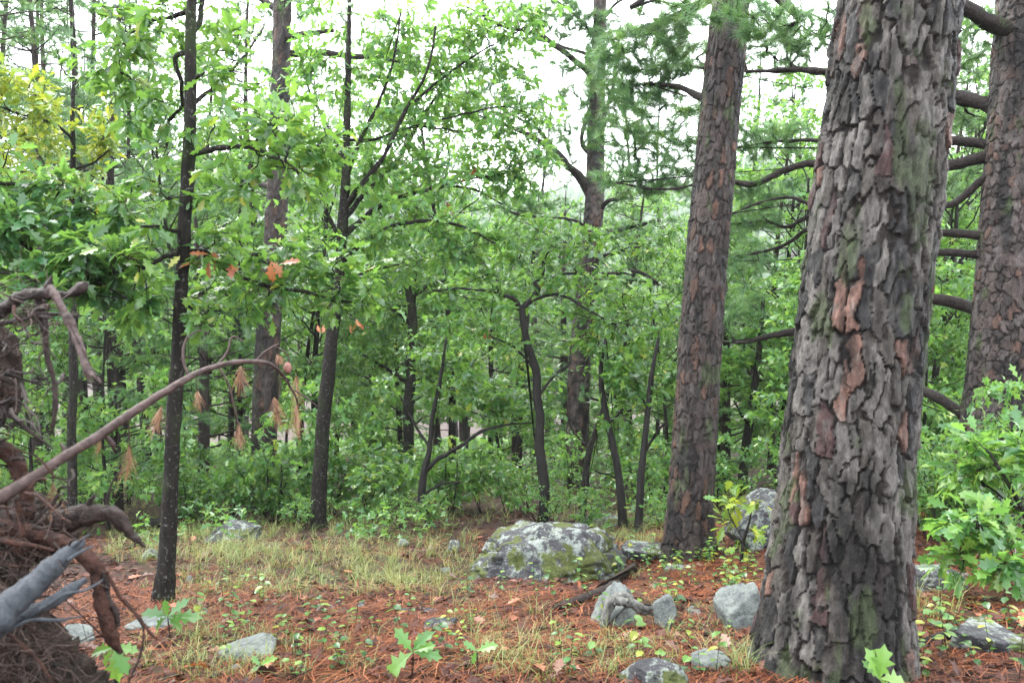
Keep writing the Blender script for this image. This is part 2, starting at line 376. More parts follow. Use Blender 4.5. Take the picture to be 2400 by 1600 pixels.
# ------------------------------------------------------------------ growing twigs towards the places where leaves are
def in_blobs(blobs, r, flat=False):
    out = []
    for (c, rad, n) in blobs:
        v = unit(r.normal(0, 1, (n, 3))) * (r.random((n, 1)) ** 0.42)
        out.append(np.asarray(c) + v * np.asarray(rad))
    return np.concatenate(out)
def grow(skel, A, r, bend=0.35, droop=0.0, curl=0.08, far=0.95):
    """skel: list of polylines; A: targets. Returns twigs [(pts, r0, r1)] and tips (pos, dir, path)"""
    NP = []; ND = []
    for pl in skel:
        pl = np.asarray(pl, float); q = smooth_path(pl, max(6, int(np.linalg.norm(pl[-1] - pl[0]) / 0.08)))
        NP.append(q); ND.append(unit(np.gradient(q, axis=0)))
    NP = np.concatenate(NP); ND = np.concatenate(ND); own = np.full(len(NP), -1)
    d0 = np.array([np.min(np.linalg.norm(NP - a, axis=1)) for a in A]); order = np.argsort(d0)
    cap = len(NP) + len(A) * 6
    BP = np.zeros((cap, 3)); BD = np.zeros((cap, 3)); BO = np.full(cap, -1); n = len(NP)
    BP[:n] = NP; BD[:n] = ND
    tw = []; par = []
    for a in A[order]:
        v = a - BP[:n]; L = np.linalg.norm(v, axis=1); cs = np.sum(v * BD[:n], 1) / np.maximum(L, 1e-6)
        cost = L * (1.25 - 0.35 * cs) + 0.02
        k = int(np.argmin(cost)); L = L[k]
        if L > far: continue
        p0 = BP[k].copy(); d = BD[k].copy()
        c = p0 + d * L * bend + r.normal(0, curl, 3) * L + np.array([0, 0, 0.10 * L])
        tt = np.linspace(0, 1, 7)[:, None]
        pts = (1 - tt) ** 2 * p0 + 2 * tt * (1 - tt) * c + tt ** 2 * a
        pts[1:-1] += r.normal(0, 0.025 * L + 0.004, (5, 3))
        pts[:, 2] -= droop * L * tt[:, 0] ** 2
        g = unit(np.gradient(pts, axis=0))
        par.append(BO[k]); idx = len(tw); tw.append(pts)
        BP[n:n + 6] = pts[1:]; BD[n:n + 6] = g[1:]; BO[n:n + 6] = idx; n += 6
    cnt = np.ones(len(tw))
    for i in range(len(tw) - 1, -1, -1):
        if par[i] >= 0: cnt[par[i]] += cnt[i]
    return tw, cnt
def leaf_spots(tw, per, r, spread=0.06, lo=0.35, hang=0.35):
    P = []; D = []
    for pts in tw:
        n = max(1, int(r.poisson(per))); u = lo + (1 - lo) * r.random(n) ** 0.6
        k = np.clip((u * 6).astype(int), 0, 5); f = (u * 6 - k)[:, None]
        p = pts[k] * (1 - f) + pts[k + 1] * f; d = unit(pts[k + 1] - pts[k])
        v = unit(d * 0.7 + r.normal(0, 0.8, (n, 3)) * [1, 1, 0.5] + [0, 0, -hang])
        P.append(p + v * spread * r.random((n, 1))); D.append(v)
    return np.concatenate(P), np.concatenate(D)

def twig_mesh(tw, cnt, name, mat, parent, off, base=0.0022, sides=4, kmax=0.03):
    t_ = Tubes()
    for pts, c in zip(tw, cnt):
        r0 = min(kmax, base * math.sqrt(1 + 1.3 * c)); t_.add(pts, np.linspace(r0, base * 0.8, len(pts)), sides, cap=False)
    return stuff(t_.build(name, mat, parent, off))

def px_line(pts, d, dd=0.0, base=None):
    """photograph pixels (x, y, width) at depth d -> world points and radii; dd: depth gained along the line"""
    out = []
    for i, q in enumerate(pts):
        k = i / max(1, len(pts) - 1); e = d + dd * k
        out.append((*at(q[0], q[1], e), 0.5 * q[2] * e / F_PX))
    return np.array(out)
def extend_up(A, h, taper=0.25):
    d = unit(A[-1, :3] - A[-2, :3]); out = [A]
    for k in (1, 2, 3):
        q = A[-1].copy(); q[:3] = A[-1, :3] + d * h * k / 3; q[3] = A[-1, 3] * (1 - (1 - taper) * k / 3); out.append(q[None])
    return np.concatenate(out)

CLEAR = [(1328, 1392, 430, 530, 13), (1328, 1378, 830, 1150, 13), (596, 668, 0, 175, 12), (615, 668, 385, 565, 12), (588, 645, 850, 1200, 12), (940, 975, 880, 1140, 14)]
def oak(name, label, trunk, limbs=(), blobs=(), d=None, group=None, leaf='leaf', kind='lobed', per=9, size=0.13, pick=0, seed=1,
        up=1.2, bark='oak_bark', twigmat='twig', extra=(), cat='oak tree', rough=0.15, hang=0.2, zspread=1.0, dead=(), wide=1.0, more=1.0):
    r = np.random.default_rng(seed)
    if d is None: d = hit(trunk[0][0], trunk[0][1])
    A = px_line(trunk, d); A[:, 3] *= 0.84
    A[0, 2] = gz(A[0, 0], A[0, 1]) - 0.04
    if up: A = extend_up(A, up)
    off = A[0, :3].copy(); off[2] += 0.04
    root = thing(name, label, cat, off, group)
    L = np.linalg.norm(np.diff(A[:, :3], axis=0), axis=1).sum()
    q = smooth_path(A, max(24, int(L / (0.018 if d < 9 else 0.04)))); q[:, 3] *= 1 + 0.28 * np.exp(-np.linspace(0, L, len(q)) / 0.10)
    q[:, :2] += np.column_stack([vnoise(q[:, :3] * 2.2, seed), vnoise(q[:, :3] * 2.2, seed + 5)]) * np.minimum(q[:, 3:4] * 0.35, 0.02)
    tb = Tubes(); tb.add(q[:, :3], q[:, 3], 30 if d < 9 else 12, rough=float(A[0, 3]) * rough, seed=seed, ridge=True)
    tb.build('trunk', M[bark], root, off)
    sk = [A[len(A) // 3:, :3]]
    for lm in limbs:
        dd = lm[0]; B = px_line(lm[1:], d, dd); B[:, 3] *= 0.8; qq = smooth_path(B, max(10, int(len(B) * 6)))
        qq[:, :3] += np.column_stack([vnoise(qq[:, :3] * 9, seed + k) for k in range(3)]) * 0.012
        tb = Tubes(); tb.add(qq[:, :3], qq[:, 3], 8, rough=float(qq[0, 3]) * 0.3, seed=seed + 2); tb.build('branch', M[bark], root, off)
        sk.append(qq[:, :3])
    bl = []
    for (x, y, rx, ry, n, *e) in blobs:
        e = e[0] if e else 0.0; dd = d + e
        bl.append((at(x, y, dd), (wide * rx * dd / F_PX, zspread * 0.5 * (rx + ry) * dd / F_PX, wide * ry * dd / F_PX), int(n * more)))
    bl += list(extra)
    Apts = in_blobs(bl, r); ax_, ay_, ad_ = pixel(Apts)
    tx = np.interp(-ay_, [-q_[1] for q_ in trunk], [q_[0] for q_ in trunk]); drop = (np.abs(ax_ - tx) < 42) & (ad_ < d + 0.12) & (r.random(len(Apts)) < 0.8)
    for (x0, x1, y0, y1, dd) in CLEAR: drop |= (ax_ > x0 - 18) & (ax_ < x1 + 18) & (ay_ > y0) & (ay_ < y1) & (ad_ < dd)
    Apts = Apts[~drop]
    tw, cnt = grow(sk, Apts, r)
    twig_mesh(tw, cnt, 'twig_growth', M[twigmat], root, off)
    P, D = leaf_spots(tw, per, r, 0.06, 0.3, hang); sz = size * r.uniform(0.5, 1.2, len(P)); ti = np.clip(r.normal(0.5, 0.26, len(P)), 0, 1)
    if pick:
        x, y, dep = pixel(P); ok = (x > 0) & (x < 2400) & (y > 0) & (y < 1600)
        score = np.where(ok, sz / dep, -1); idx = np.argsort(-score)[:pick]; idx = idx[score[idx] > 0]
        leaf_objects(root, off, P[idx], D[idx], sz[idx], leaf, r, 0.5, ti[idx])
        keep = np.ones(len(P), bool); keep[idx] = False; P, D, sz, ti = P[keep], D[keep], sz[keep], ti[keep]
    if len(P): stuff(obj('foliage', leaves_mesh('foliage', P - off, D, sz, kind, M[leaf], r, ti), root))
    for (x, y, n) in dead:           # spray of dead red leaves left hanging on a twig
        c0 = at(x, y, d); pts = Apts; j = int(np.argmin(np.linalg.norm(pts - c0, axis=1)))
        c0 = c0 * 0.5 + pts[j] * 0.5
        Pd = c0 + r.normal(0, 0.035, (n, 3)); Dd = unit(np.array([0, 0, -0.8]) + r.normal(0, 0.6, (n, 3)))
        tb = Tubes(); tb.add(np.array([pts[j], 0.5 * (pts[j] + c0) + [0, 0, 0.02], c0]), 0.002, 4); tb.build('twig', M['twig'], root, off)
        for k in range(n):
            o = bpy.data.objects.new('dead_leaf', leaf_template('leaf_dead', int(r.integers(3, 7)))); C.objects.link(o); o.parent = root
            Dk, Bk, Nk = frames(Dd[k:k + 1], 1.0, r); m4 = Matrix.Identity(4); s = 0.11 * r.uniform(0.8, 1.2)
            for jj in range(3): m4[jj][0], m4[jj][1], m4[jj][2], m4[jj][3] = Dk[0, jj] * s, Bk[0, jj] * s, Nk[0, jj] * s, Pd[k, jj] - off[jj]
            o.matrix_local = m4
    return root

# ------------------------------------------------------------------ pine bark in separate plates
def pine_trunk(root, off, A, cw, ch, depth, du, dv, zmax, seed, pal, moss=0.1, split=300, warp=0.35, fl=0.20, cw0=0.06):
    """A: axis points with radii (x,y,z,r). The bark is one relief cut into plates; the largest in view become parts."""
    L = np.linalg.norm(np.diff(A[:, :3], axis=0), axis=1).sum()
    q = smooth_path(A, 400); s = np.concatenate([[0], np.cumsum(np.linalg.norm(np.diff(q[:, :3], axis=0), axis=1))])
    hmax = np.interp(zmax, q[:, 2], s) if q[-1, 2] > zmax else s[-1]
    hs = np.arange(0, hmax, dv); rm = np.interp(hmax * 0.4, s, q[:, 3]); nu = int(2 * np.pi * rm / du)
    th = np.linspace(0, 2 * np.pi, nu, endpoint=False) + np.pi / 2       # the seam is at the back
    cx = np.stack([np.interp(hs, s, q[:, k]) for k in range(4)], 1)
    flare = 1 + fl * np.exp(-hs / 0.16)
    HH, TH = np.meshgrid(hs, th, indexing='ij')
    ring = np.stack([np.cos(TH), np.sin(TH), np.zeros_like(TH)], -1)
    R0 = (cx[:, 3] * flare)[:, None] * np.ones(nu)
    P0 = cx[:, None, :3] + ring * R0[..., None]; q3 = P0.reshape(-1, 3)
    W1 = fbm(q3 / [cw * 1.3, cw * 1.3, ch * 0.8] , seed, 3); W2 = fbm(q3 / [cw * 1.2, cw * 1.2, ch * 0.5] + 31, seed + 1, 3)
    nc = max(6, int(round(2 * np.pi * rm / cw)))
    X = (TH.ravel() - np.pi / 2) / (2 * np.pi) * nc + W1 * warp * 2; Y = HH.ravel() / ch + W2 * warp * 1.6
    ix, iy = np.floor(X).astype(int), np.floor(Y).astype(int)
    F1 = np.full(len(X), 9.0); F2 = F1.copy(); ID = np.zeros(len(X), np.int64); OX = np.zeros(len(X)); OY = np.zeros(len(X))
    for a_ in (-1, 0, 1):
        for b_ in (-1, 0, 1):
            jx = ix + a_; jy = iy + b_; w_ = np.mod(jx, nc); z0 = np.zeros_like(w_)
            fx = jx + 0.5 + 0.85 * (hash3(w_, jy, z0, seed + 3) - 0.5); fy = jy + 0.5 + 0.85 * (hash3(w_, jy, z0, seed + 4) - 0.5)
            dd = np.maximum(np.abs(X - fx) * 1.0, 0.75 * np.abs(Y - fy)) * 0.6 + 0.4 * np.hypot(X - fx, Y - fy)
            new = dd < F1; F2 = np.where(new, F1, np.minimum(F2, dd)); ID = np.where(new, jy * 1000 + w_, ID)
            OX = np.where(new, X - fx, OX); OY = np.where(new, Y - fy, OY); F1 = np.where(new, dd, F1)
    e = F2 - F1; cwid = cw0 + 0.16 * vnoise(q3 / [cw * 1.4, cw * 1.4, ch * 0.7], seed + 41)
    prof = sstep(0, 1, (e - cwid) / 0.07)
    z0 = np.zeros_like(ID); r1 = hash3(ID, z0, z0, seed + 11); r2 = hash3(ID, z0 + 1, z0, seed + 12); r3 = hash3(ID, z0 + 2, z0, seed + 13)
    fine = fbm(q3 / [0.013, 0.013, 0.055], seed + 20, 4) if du < 0.008 else fbm(q3 / [0.022, 0.022, 0.05], seed + 20, 3)
    fl_ = (fbm(q3 / [cw * 0.55, cw * 0.55, ch * 0.5], seed + 21, 4) + 1) * 5; flakes = (np.floor(fl_) + sstep(0.6, 1.0, fl_ - np.floor(fl_))) / 5 - 1
    furrow = vnoise(q3 / [cw * 1.9, cw * 1.9, ch * 3.4], seed + 23)
    H = depth * (prof * (0.75 + 0.5 * r1 + 0.45 * (r2 - 0.5) * OX - 0.40 * (0.2 + r3) * OY) + 0.80 * flakes * (0.3 + 0.7 * prof) + 0.50 * fine + 0.35 * furrow)
    P = P0.reshape(-1, 3) + ring.reshape(-1, 3) * H[:, None]
    # bark's own plate tone, exposed layers, lichen, moss; shade painted into the cracks
    pal = [(np.array(c_), w_) for c_, w_ in pal]; cum = np.cumsum([w_ for _, w_ in pal]); cum = cum / cum[-1]
    col = np.array([c_ for c_, _ in pal])[np.searchsorted(cum, r3 * 0.999)]
    crack_shade = np.array((0.013, 0.0095, 0.008))  # under-bark brown, darkened to paint shade into the shallow cracks
    col = crack_shade + (col - crack_shade) * sstep(0.2, 0.8, prof)[:, None]
    lay = sstep(0.05, 0.35, fbm(q3 / [cw * 0.5, cw * 0.5, ch * 0.35], seed + 31, 4))[:, None]
    col = col * (1 - 0.55 * lay) + np.array(pal[0][0]) * 0.55 * lay
    wet = sstep(0.02, 0.28, fbm(q3 / [0.14, 0.14, 0.5], seed + 33, 4))[:, None]; col = col * (1 - 0.80 * wet)
    ms = sstep(0.30 - moss, 0.42 - moss * 0.6, fbm(q3 / [0.09, 0.09, 0.22], seed + 35, 5))[:, None]
    col = col * (1 - 0.7 * ms) + np.array((0.032, 0.046, 0.017)) * 0.7 * ms
    col = col * (0.62 + 0.25 * r2[:, None] + 0.95 * (fine[:, None] + 0.22))
    col = np.clip(col, 0.004, 0.6)
    n, m_ = HH.shape; i = np.arange(n - 1)[:, None] * m_; j = np.arange(m_)[None]; j2 = (j + 1) % m_
    Q = np.stack([i + j, i + j2, i + m_ + j2, i + m_ + j], -1).reshape(-1, 4)
    pid = ID[Q[:, 0]].copy(); pid[(ID[Q] != pid[:, None]).any(1) | (prof[Q].min(1) < 0.45)] = -10**9
    V = P - off; rest = np.ones(len(Q), bool); plates = []
    if split:
        fc = P[Q].mean(1); x, y, dep = pixel(fc); nr = ring.reshape(-1, 3)[Q[:, 0]]
        vis = (np.sum(nr * (EYE - fc), 1) > 0.05) & (x > -20) & (x < 2420) & (y > -20) & (y < 1620) & (pid > -10**9)
        ids, cn = np.unique(pid[vis], return_counts=True); best = ids[np.argsort(-cn)][:split]; best = best[np.isin(best, ids[cn >= 6])]
        srt = np.argsort(pid, kind='stable'); sp = pid[srt]
        for pl in best:
            lo, hi = np.searchsorted(sp, pl), np.searchsorted(sp, pl, 'right'); fi = srt[lo:hi]
            u, inv = np.unique(Q[fi], return_inverse=True); inv = inv.reshape(-1, 4); lab = np.arange(len(u))
            while True:                       # keep the largest connected piece
                mn = lab[inv].min(1); new = lab.copy()
                for c_ in range(4): np.minimum.at(new, inv[:, c_], mn)
                if (new == lab).all(): break
                lab = new
            fl = lab[inv[:, 0]]; vals, cnts = np.unique(fl, return_counts=True); fi = fi[fl == vals[np.argmax(cnts)]]
            plates.append(fi); rest[fi] = False
    Qr = Q[rest]; u, inv = np.unique(Qr, return_inverse=True)
    tr = obj('trunk', mesh('trunk', V[u], [inv.reshape(-1, 4)], M['pine_bark'], col=col[u]), root)
    for fi in plates:
        u, inv = np.unique(Q[fi], return_inverse=True)
        obj('bark_plate', mesh('bark_plate', V[u], [inv.reshape(-1, 4)], M['pine_bark'], col=col[u]), tr)
    if hmax < s[-1] - 0.1:               # the stem goes on above what the photograph shows
        k = q[s >= hmax - 0.05]; tb = Tubes(); tb.add(k[:: max(1, len(k) // 24), :3], k[:: max(1, len(k) // 24), 3], 14, rough=0.012, seed=seed)
        tb.build('upper_stem', M['pine_limb'], root, off)
    return cx

def pine_limb(root, off, pts, r, name='branch', mat='pine_limb', sides=9):
    pts = np.asarray(pts, float); L = np.linalg.norm(np.diff(pts[:, :3], axis=0), axis=1).sum()
    q = smooth_path(pts, max(12, int(L / 0.05)))
    q[:, :3] += np.column_stack([vnoise(q[:, :3] * 4 + k, 40 + k) for k in range(3)]) * 0.02
    tb = Tubes(); tb.add(q[:, :3], q[:, 3], sides, rough=float(q[0, 3]) * 0.25, seed=int(r.integers(1, 99))); tb.build(name, M[mat], root, off)
    return q[:, :3]
def needle_foliage(root, off, sk, bl, r, n_per=34, length=0.12, width=0.004, name='foliage', twigs=True, curl=0.06, far=0.75):
    tw, cnt = grow(sk, in_blobs(bl, r), r, droop=0.05, curl=curl, far=far)
    if twigs: twig_mesh(tw, cnt, 'twig_growth', M['twig'], root, off, base=0.0025)
    P = np.concatenate([t_[[4, 6]] for t_ in tw]); D = np.concatenate([unit(np.gradient(t_, axis=0))[[4, 6]] for t_ in tw]); n_per = int(n_per * 1.9)
    D = unit(D + [0, 0, 0.35])
    V, T = needles(P, D, n_per, length, width, r, spread=0.62, back=0.09)
    ti = np.repeat(np.clip(r.normal(0.5, 0.22, len(P)), 0, 1), n_per)
    return stuff(obj(name, mesh(name, V - off, [T], M['needle'], tint=ti, smooth=False), root))

# ================================================================== THE SETTING
def axis_steps(lo, hi, fine_lo, fine_hi, step, grow_):
    a = list(np.arange(fine_lo, fine_hi, step)); s = step
    x = fine_hi
    while x < hi: a.append(x); s *= grow_; x += s
    a.append(hi); s = step; x = fine_lo - step
    while x > lo: a.insert(0, x); s *= grow_; x -= s
    a.insert(0, lo); return np.array(a)
gx = axis_steps(-420, 420, -7, 8, 0.06, 1.13); gy = axis_steps(-30, 560, 0.5, 13, 0.06, 1.10)
GX, GY = np.meshgrid(gx, gy, indexing='xy'); GZ = ground(GX.ravel(), GY.ravel())
n, m_ = GX.shape; i = np.arange(n - 1)[:, None] * m_; j = np.arange(m_ - 1)[None]
o = obj('forest_floor', mesh('forest_floor', np.column_stack([GX.ravel(), GY.ravel(), GZ]),
        [np.stack([i + j, i + j + 1, i + m_ + j + 1, i + m_ + j], -1).reshape(-1, 4)], M['floor']))
struct(o); o['label'] = 'sloping forest floor of red-brown needle litter'

# misty wooded hill across the valley: one mass of tree tops
r = np.random.default_rng(3)
nh = 5200; hx = r.uniform(-300, 300, nh); hy = r.uniform(215, 540, nh); hz = ground(hx, hy)
th = np.linspace(0, 2 * np.pi, 7, endpoint=False); Vh = []; Th = []
prof = [(0.0, 0.25), (0.35, 1.0), (0.65, 0.72), (1.0, 0.03)]
R = r.uniform(2.2, 4.2, nh); Hh = r.uniform(7, 13, nh)
rings = []
for (u, k) in prof:
    rr = R[:, None] * k * r.uniform(0.7, 1.3, (nh, 7))
    rings.append(np.stack([hx[:, None] + rr * np.cos(th), hy[:, None] + rr * np.sin(th), (hz - 1)[:, None] + Hh[:, None] * (u + r.uniform(-0.06, 0.06, (nh, 7)))], -1))
Vh = np.stack(rings, 1).reshape(-1, 3); b0 = (np.arange(nh) * 28)[:, None, None, None]
kk = np.arange(3)[None, :, None, None] * 7; jj = np.arange(7)[None, None, :, None]; j2 = (jj + 1) % 7
Qh = np.concatenate([b0 + kk + jj, b0 + kk + j2, b0 + kk + 7 + j2, b0 + kk + 7 + jj], -1).reshape(-1, 4)
o = stuff(obj('hillside_wood', mesh('hillside_wood', Vh, [Qh], M['hillwood'])))
tag(o, 'pale misty wood covering the far hill across the valley', 'forest')

# ================================================================== LARGE TREES
PAL_BIG = [((0.082, 0.076, 0.069), 6), ((0.046, 0.04, 0.034), 4), ((0.017, 0.0165, 0.0165), 3), ((0.0397, 0.0204, 0.0193), 1.5), ((0.12, 0.066, 0.05), 1.2)]
PAL_RED = [((0.03257, 0.024, 0.02054), 5), ((0.04114, 0.03359, 0.03087), 2.5), ((0.05828, 0.03019, 0.01992), 1.8), ((0.01714, 0.01374, 0.01265), 3)]
PAL_PINK = [((0.05062, 0.03852, 0.03442), 4), ((0.06077, 0.05062, 0.04781), 3), ((0.06682, 0.0373, 0.0275), 1.6), ((0.02635, 0.02023, 0.01908), 2.4)]

def pine_axis(rows, up):
    d = hit(rows[0][0], rows[0][1]); A = px_line(rows, d)
    b = A[0].copy(); b[2] = gz(b[0], b[1]) - 0.06; A[0] = b
    return d, extend_up(A, up)

# -- the big pine in front
d = 3.35; A = px_line([(1946, 1592, 330), (1974, 1224, 288), (2010, 816, 268), (2059, 408, 262), (2105, 0, 252)], d)
dn = A[0, :3] - A[1, :3]; zb = gz(A[0, 0], A[0, 1]) - 0.06; k = (A[1, 2] - zb) / -dn[2]
b = A[1].copy(); b[:3] += dn * k; b[3] = 0.5 * 350 * d / F_PX; A = np.concatenate([b[None], A[1:]]); A = extend_up(A, 9, 0.35)
off = A[0, :3] + [0, 0, 0.06]
big = thing('pine_tree', 'huge pine trunk with rough grey flaking bark, moss and bare pink patches', 'pine tree', off)
pine_trunk(big, off, A, 0.047, 0.155, 0.018, 0.0056, 0.0062, 2.75, 11, PAL_BIG, moss=0.09, warp=0.48, fl=0.06, cw0=0.055)
BIG_A = A
# -- pine behind the boulder
d2, A = pine_axis([(1613, 1300, 118), (1618, 1180, 101), (1630, 1000, 96), (1648, 700, 92), (1675, 400, 88), (1703, 100, 83), (1712, 0, 80)], 8)
off2 = A[0, :3] + [0, 0, 0.06]
p2 = thing('pine_tree', 'straight reddish-brown pine rising just behind the mossy boulder', 'pine tree', off2)
pine_trunk(p2, off2, A, 0.048, 0.13, 0.011, 0.0085, 0.010, 4.6, 23, PAL_RED, moss=0.0)
P2_A = A
# -- pine at the right with thick limbs
d3 = 7.0; A = px_line([(2296, 1230, 150), (2312, 1100, 138), (2326, 1000, 134), (2350, 816, 138), (2388, 408, 144), (2420, 0, 146)], d3)
A[0, 2] = gz(A[0, 0], A[0, 1]) - 0.06; A = extend_up(A, 8); off3 = A[0, :3] + [0, 0, 0.06]
p3 = thing('pine_tree', 'thick pinkish-brown pine with many curved dark limbs, standing among leafy shrubs', 'pine tree', off3)
pine_trunk(p3, off3, A, 0.062, 0.095, 0.011, 0.0085, 0.0095, 4.4, 37, PAL_PINK, moss=0.0)
P3_A = A
r = np.random.default_rng(12)
limbs3 = [  # (depth change, pixels...)
    (-0.5, (2400, 90, 60), (2330, 60, 50), (2255, 10, 46), (2160, -40, 40), (2020, -110, 26)),
    (1.2, (2390, 300, 60), (2310, 245, 46), (2235, 222, 44), (2100, 180, 36), (1925, 165, 24), (1870, 160, 20), (1750, 168, 10), (1600, 150, 6)),
    (0.8, (2380, 350, 40), (2300, 335, 34), (2210, 330, 32), (2080, 335, 26), (1925, 330, 14), (1860, 326, 9), (1730, 345, 6)),
    (1.0, (2380, 350, 44), (2296, 368, 38), (2205, 388, 34), (2060, 395, 30), (1920, 380, 26), (1850, 395, 22), (1760, 432, 18), (1715, 425, 12), (1560, 440, 8), (1440, 430, 5)),
    (0.6, (2370, 400, 40), (2300, 420, 26), (2250, 465, 24), (2190, 487, 22), (2060, 500, 20), (1905, 478, 15), (1870, 465, 11), (1800, 470, 7), (1710, 500, 5)),
    (1.1, (2360, 560, 34), (2200, 545, 24), (2050, 530, 20), (1895, 505, 14), (1845, 528, 12), (1790, 515, 9), (1705, 525, 5)),
    (1.3, (2360, 600, 30), (2200, 590, 24), (2050, 560, 20), (1890, 535, 16), (1850, 568, 12), (1780, 590, 8), (1690, 612, 5)),
    (1.6, (2340, 745, 46), (2280, 722, 40), (2170, 704, 36), (2050, 720, 32), (1880, 772, 26), (1800, 790, 18), (1750, 800, 12), (1690, 800, 7)),
    (0.9, (2320, 1010, 46), (2262, 978, 36), (2200, 930, 34), (2150, 908, 30), (2060, 880, 24), (1960, 870, 16)),
    (-1.0, (2400, 300, 40), (2450, 270, 34), (2540, 230, 24), (2650, 200, 14)),
    (-0.6, (2360, 640, 36), (2460, 610, 30), (2560, 600, 20)),
]
sk3 = []
for lm in limbs3: sk3.append(pine_limb(p3, off3, px_line(lm[1:], d3, lm[0]) * [1, 1, 1, 0.74], r))
bl = []
for (x, y, rx, ry, n, dd) in [(1820, 110, 170, 60, 26, 1.3), (1650, 130, 120, 60, 22, 1.4), (1930, 30, 150, 60, 14, 0.4), (1790, 330, 130, 40, 26, 1.0), (1600, 330, 150, 50, 34, 1.2),
        (1500, 410, 120, 60, 34, 1.2), (1640, 420, 100, 40, 16, 1.2), (1790, 450, 90, 30, 14, 0.9), (1760, 520, 90, 40, 18, 1.2), (1740, 620, 90, 40, 18, 1.4), (1720, 720, 70, 60, 18, 1.6),
        (1830, 40, 110, 50, 14, 0.9), (1900, 110, 90, 50, 12, 1.2), (2260, 70, 70, 60, 12, 0.2), (2270, 150, 60, 50, 10, 0.6), (2240, 290, 60, 40, 12, 0.8), (2250, 430, 60, 40, 10, 0.8), (1650, 250, 90, 40, 18, 1.3), (1480, 310, 90, 40, 18, 1.3)]:
    e = d3 + dd; bl.append((at(x, y, e), (rx * e / F_PX, 0.5, ry * e / F_PX), n))
needle_foliage(p3, off3, sk3, [(c_, h_, int(n_ * 2.6)) for c_, h_, n_ in bl], r, 22, 0.13, 0.0036, far=1.1)
# overhanging spray of needles on the pine behind the boulder
r = np.random.default_rng(13); sk = []
for lm in [(-0.6, (1715, -60, 40), (1660, -70, 30), (1560, -40, 20), (1480, 20, 10)), (-0.8, (1715, -80, 36), (1790, -40, 26), (1870, 40, 14)), (0.8, (1712, -20, 30), (1640, 10, 22), (1540, 60, 16), (1440, 90, 8)),
           (0.9, (1690, 250, 26), (1620, 215, 16), (1520, 195, 8))]:
    sk.append(pine_limb(p2, off2, px_line(lm[1:], d2, lm[0]), r))
bl = []
for (x, y, rx, ry, n, dd) in [(1690, 10, 110, 40, 12, -0.7), (1560, 50, 110, 60, 34, 0.3), (1480, 110, 90, 60, 26, 0.8), (1790, 50, 90, 50, 18, -0.7), (1540, 190, 80, 40, 18, 0.9), (1440, 170, 80, 60, 22, 0.9), (1480, 250, 90, 50, 20, 0.9), (1570, 130, 80, 60, 20, 0.7)]:
    e = d2 + dd; bl.append((at(x, y, e), (rx * e / F_PX, 0.35, ry * e / F_PX), n))
needle_foliage(p2, off2, sk, [(c_, h_, int(n_ * 2.2)) for c_, h_, n_ in bl], r, 22, 0.13, 0.0036, far=1.0)

# -- pine in the middle with big forked limbs
d4, A = pine_axis([(1352, 1145, 52), (1354, 1000, 50), (1358, 850, 48), (1372, 700, 44), (1392, 500, 42), (1397, 300, 36), (1402, 150, 30), (1406, 0, 27)], 5)
off4 = A[0, :3] + [0, 0, 0.06]
p4 = thing('pine_tree', 'tall grey pine with forked limbs against the white sky', 'pine tree', off4)
pine_trunk(p4, off4, A, 0.055, 0.13, 0.012, 0.018, 0.022, 9, 51, PAL_PINK, moss=0.0, split=0)
r = np.random.default_rng(14); sk = [A[4:, :3]]
for lm in [(-0.3, (1392, 460, 36), (1360, 415, 30), (1320, 382, 26), (1270, 335, 20), (1200, 300, 16), (1090, 262, 8)), (0.5, (1386, 470, 24), (1350, 410, 22), (1300, 350, 18), (1240, 290, 12), (1180, 260, 8)),
           (-0.5, (1400, 200, 30), (1375, 165, 24), (1330, 128, 22), (1265, 85, 18), (1180, 60, 12), (1090, 15, 7)), (0.4, (1395, 135, 14), (1340, 115, 12), (1290, 100, 9), (1220, 90, 5)),
           (0.3, (1393, 370, 22), (1366, 340, 18), (1370, 290, 15), (1388, 240, 12)), (-0.6, (1398, 330, 18), (1425, 250, 15), (1440, 170, 12), (1452, 60, 8)),
           (-0.4, (1400, 500, 22), (1425, 472, 18), (1460, 465, 12)), (-0.7, (1395, 580, 26), (1420, 550, 22), (1470, 532, 17), (1530, 520, 10)), (-0.5, (1395, 605, 18), (1440, 592, 15), (1500, 580, 12), (1560, 572, 8)),
           (-0.8, (1390, 650, 26), (1430, 642, 20), (1490, 636, 16), (1540, 662, 12)), (0.3, (1330, 512, 9), (1270, 510, 10), (1210, 500, 9), (1170, 485, 6)), (-0.3, (1392, 560, 12), (1350, 520, 12), (1325, 511, 9)),
           (0.2, (1403, 60, 14), (1440, 10, 11), (1500, -30, 8)), (0.4, (1402, 90, 13), (1340, 30, 10), (1280, -20, 7))]:
    sk.append(pine_limb(p4, off4, px_line(lm[1:], d4, lm[0]) * [1, 1, 1, 0.6], r))
bl = []
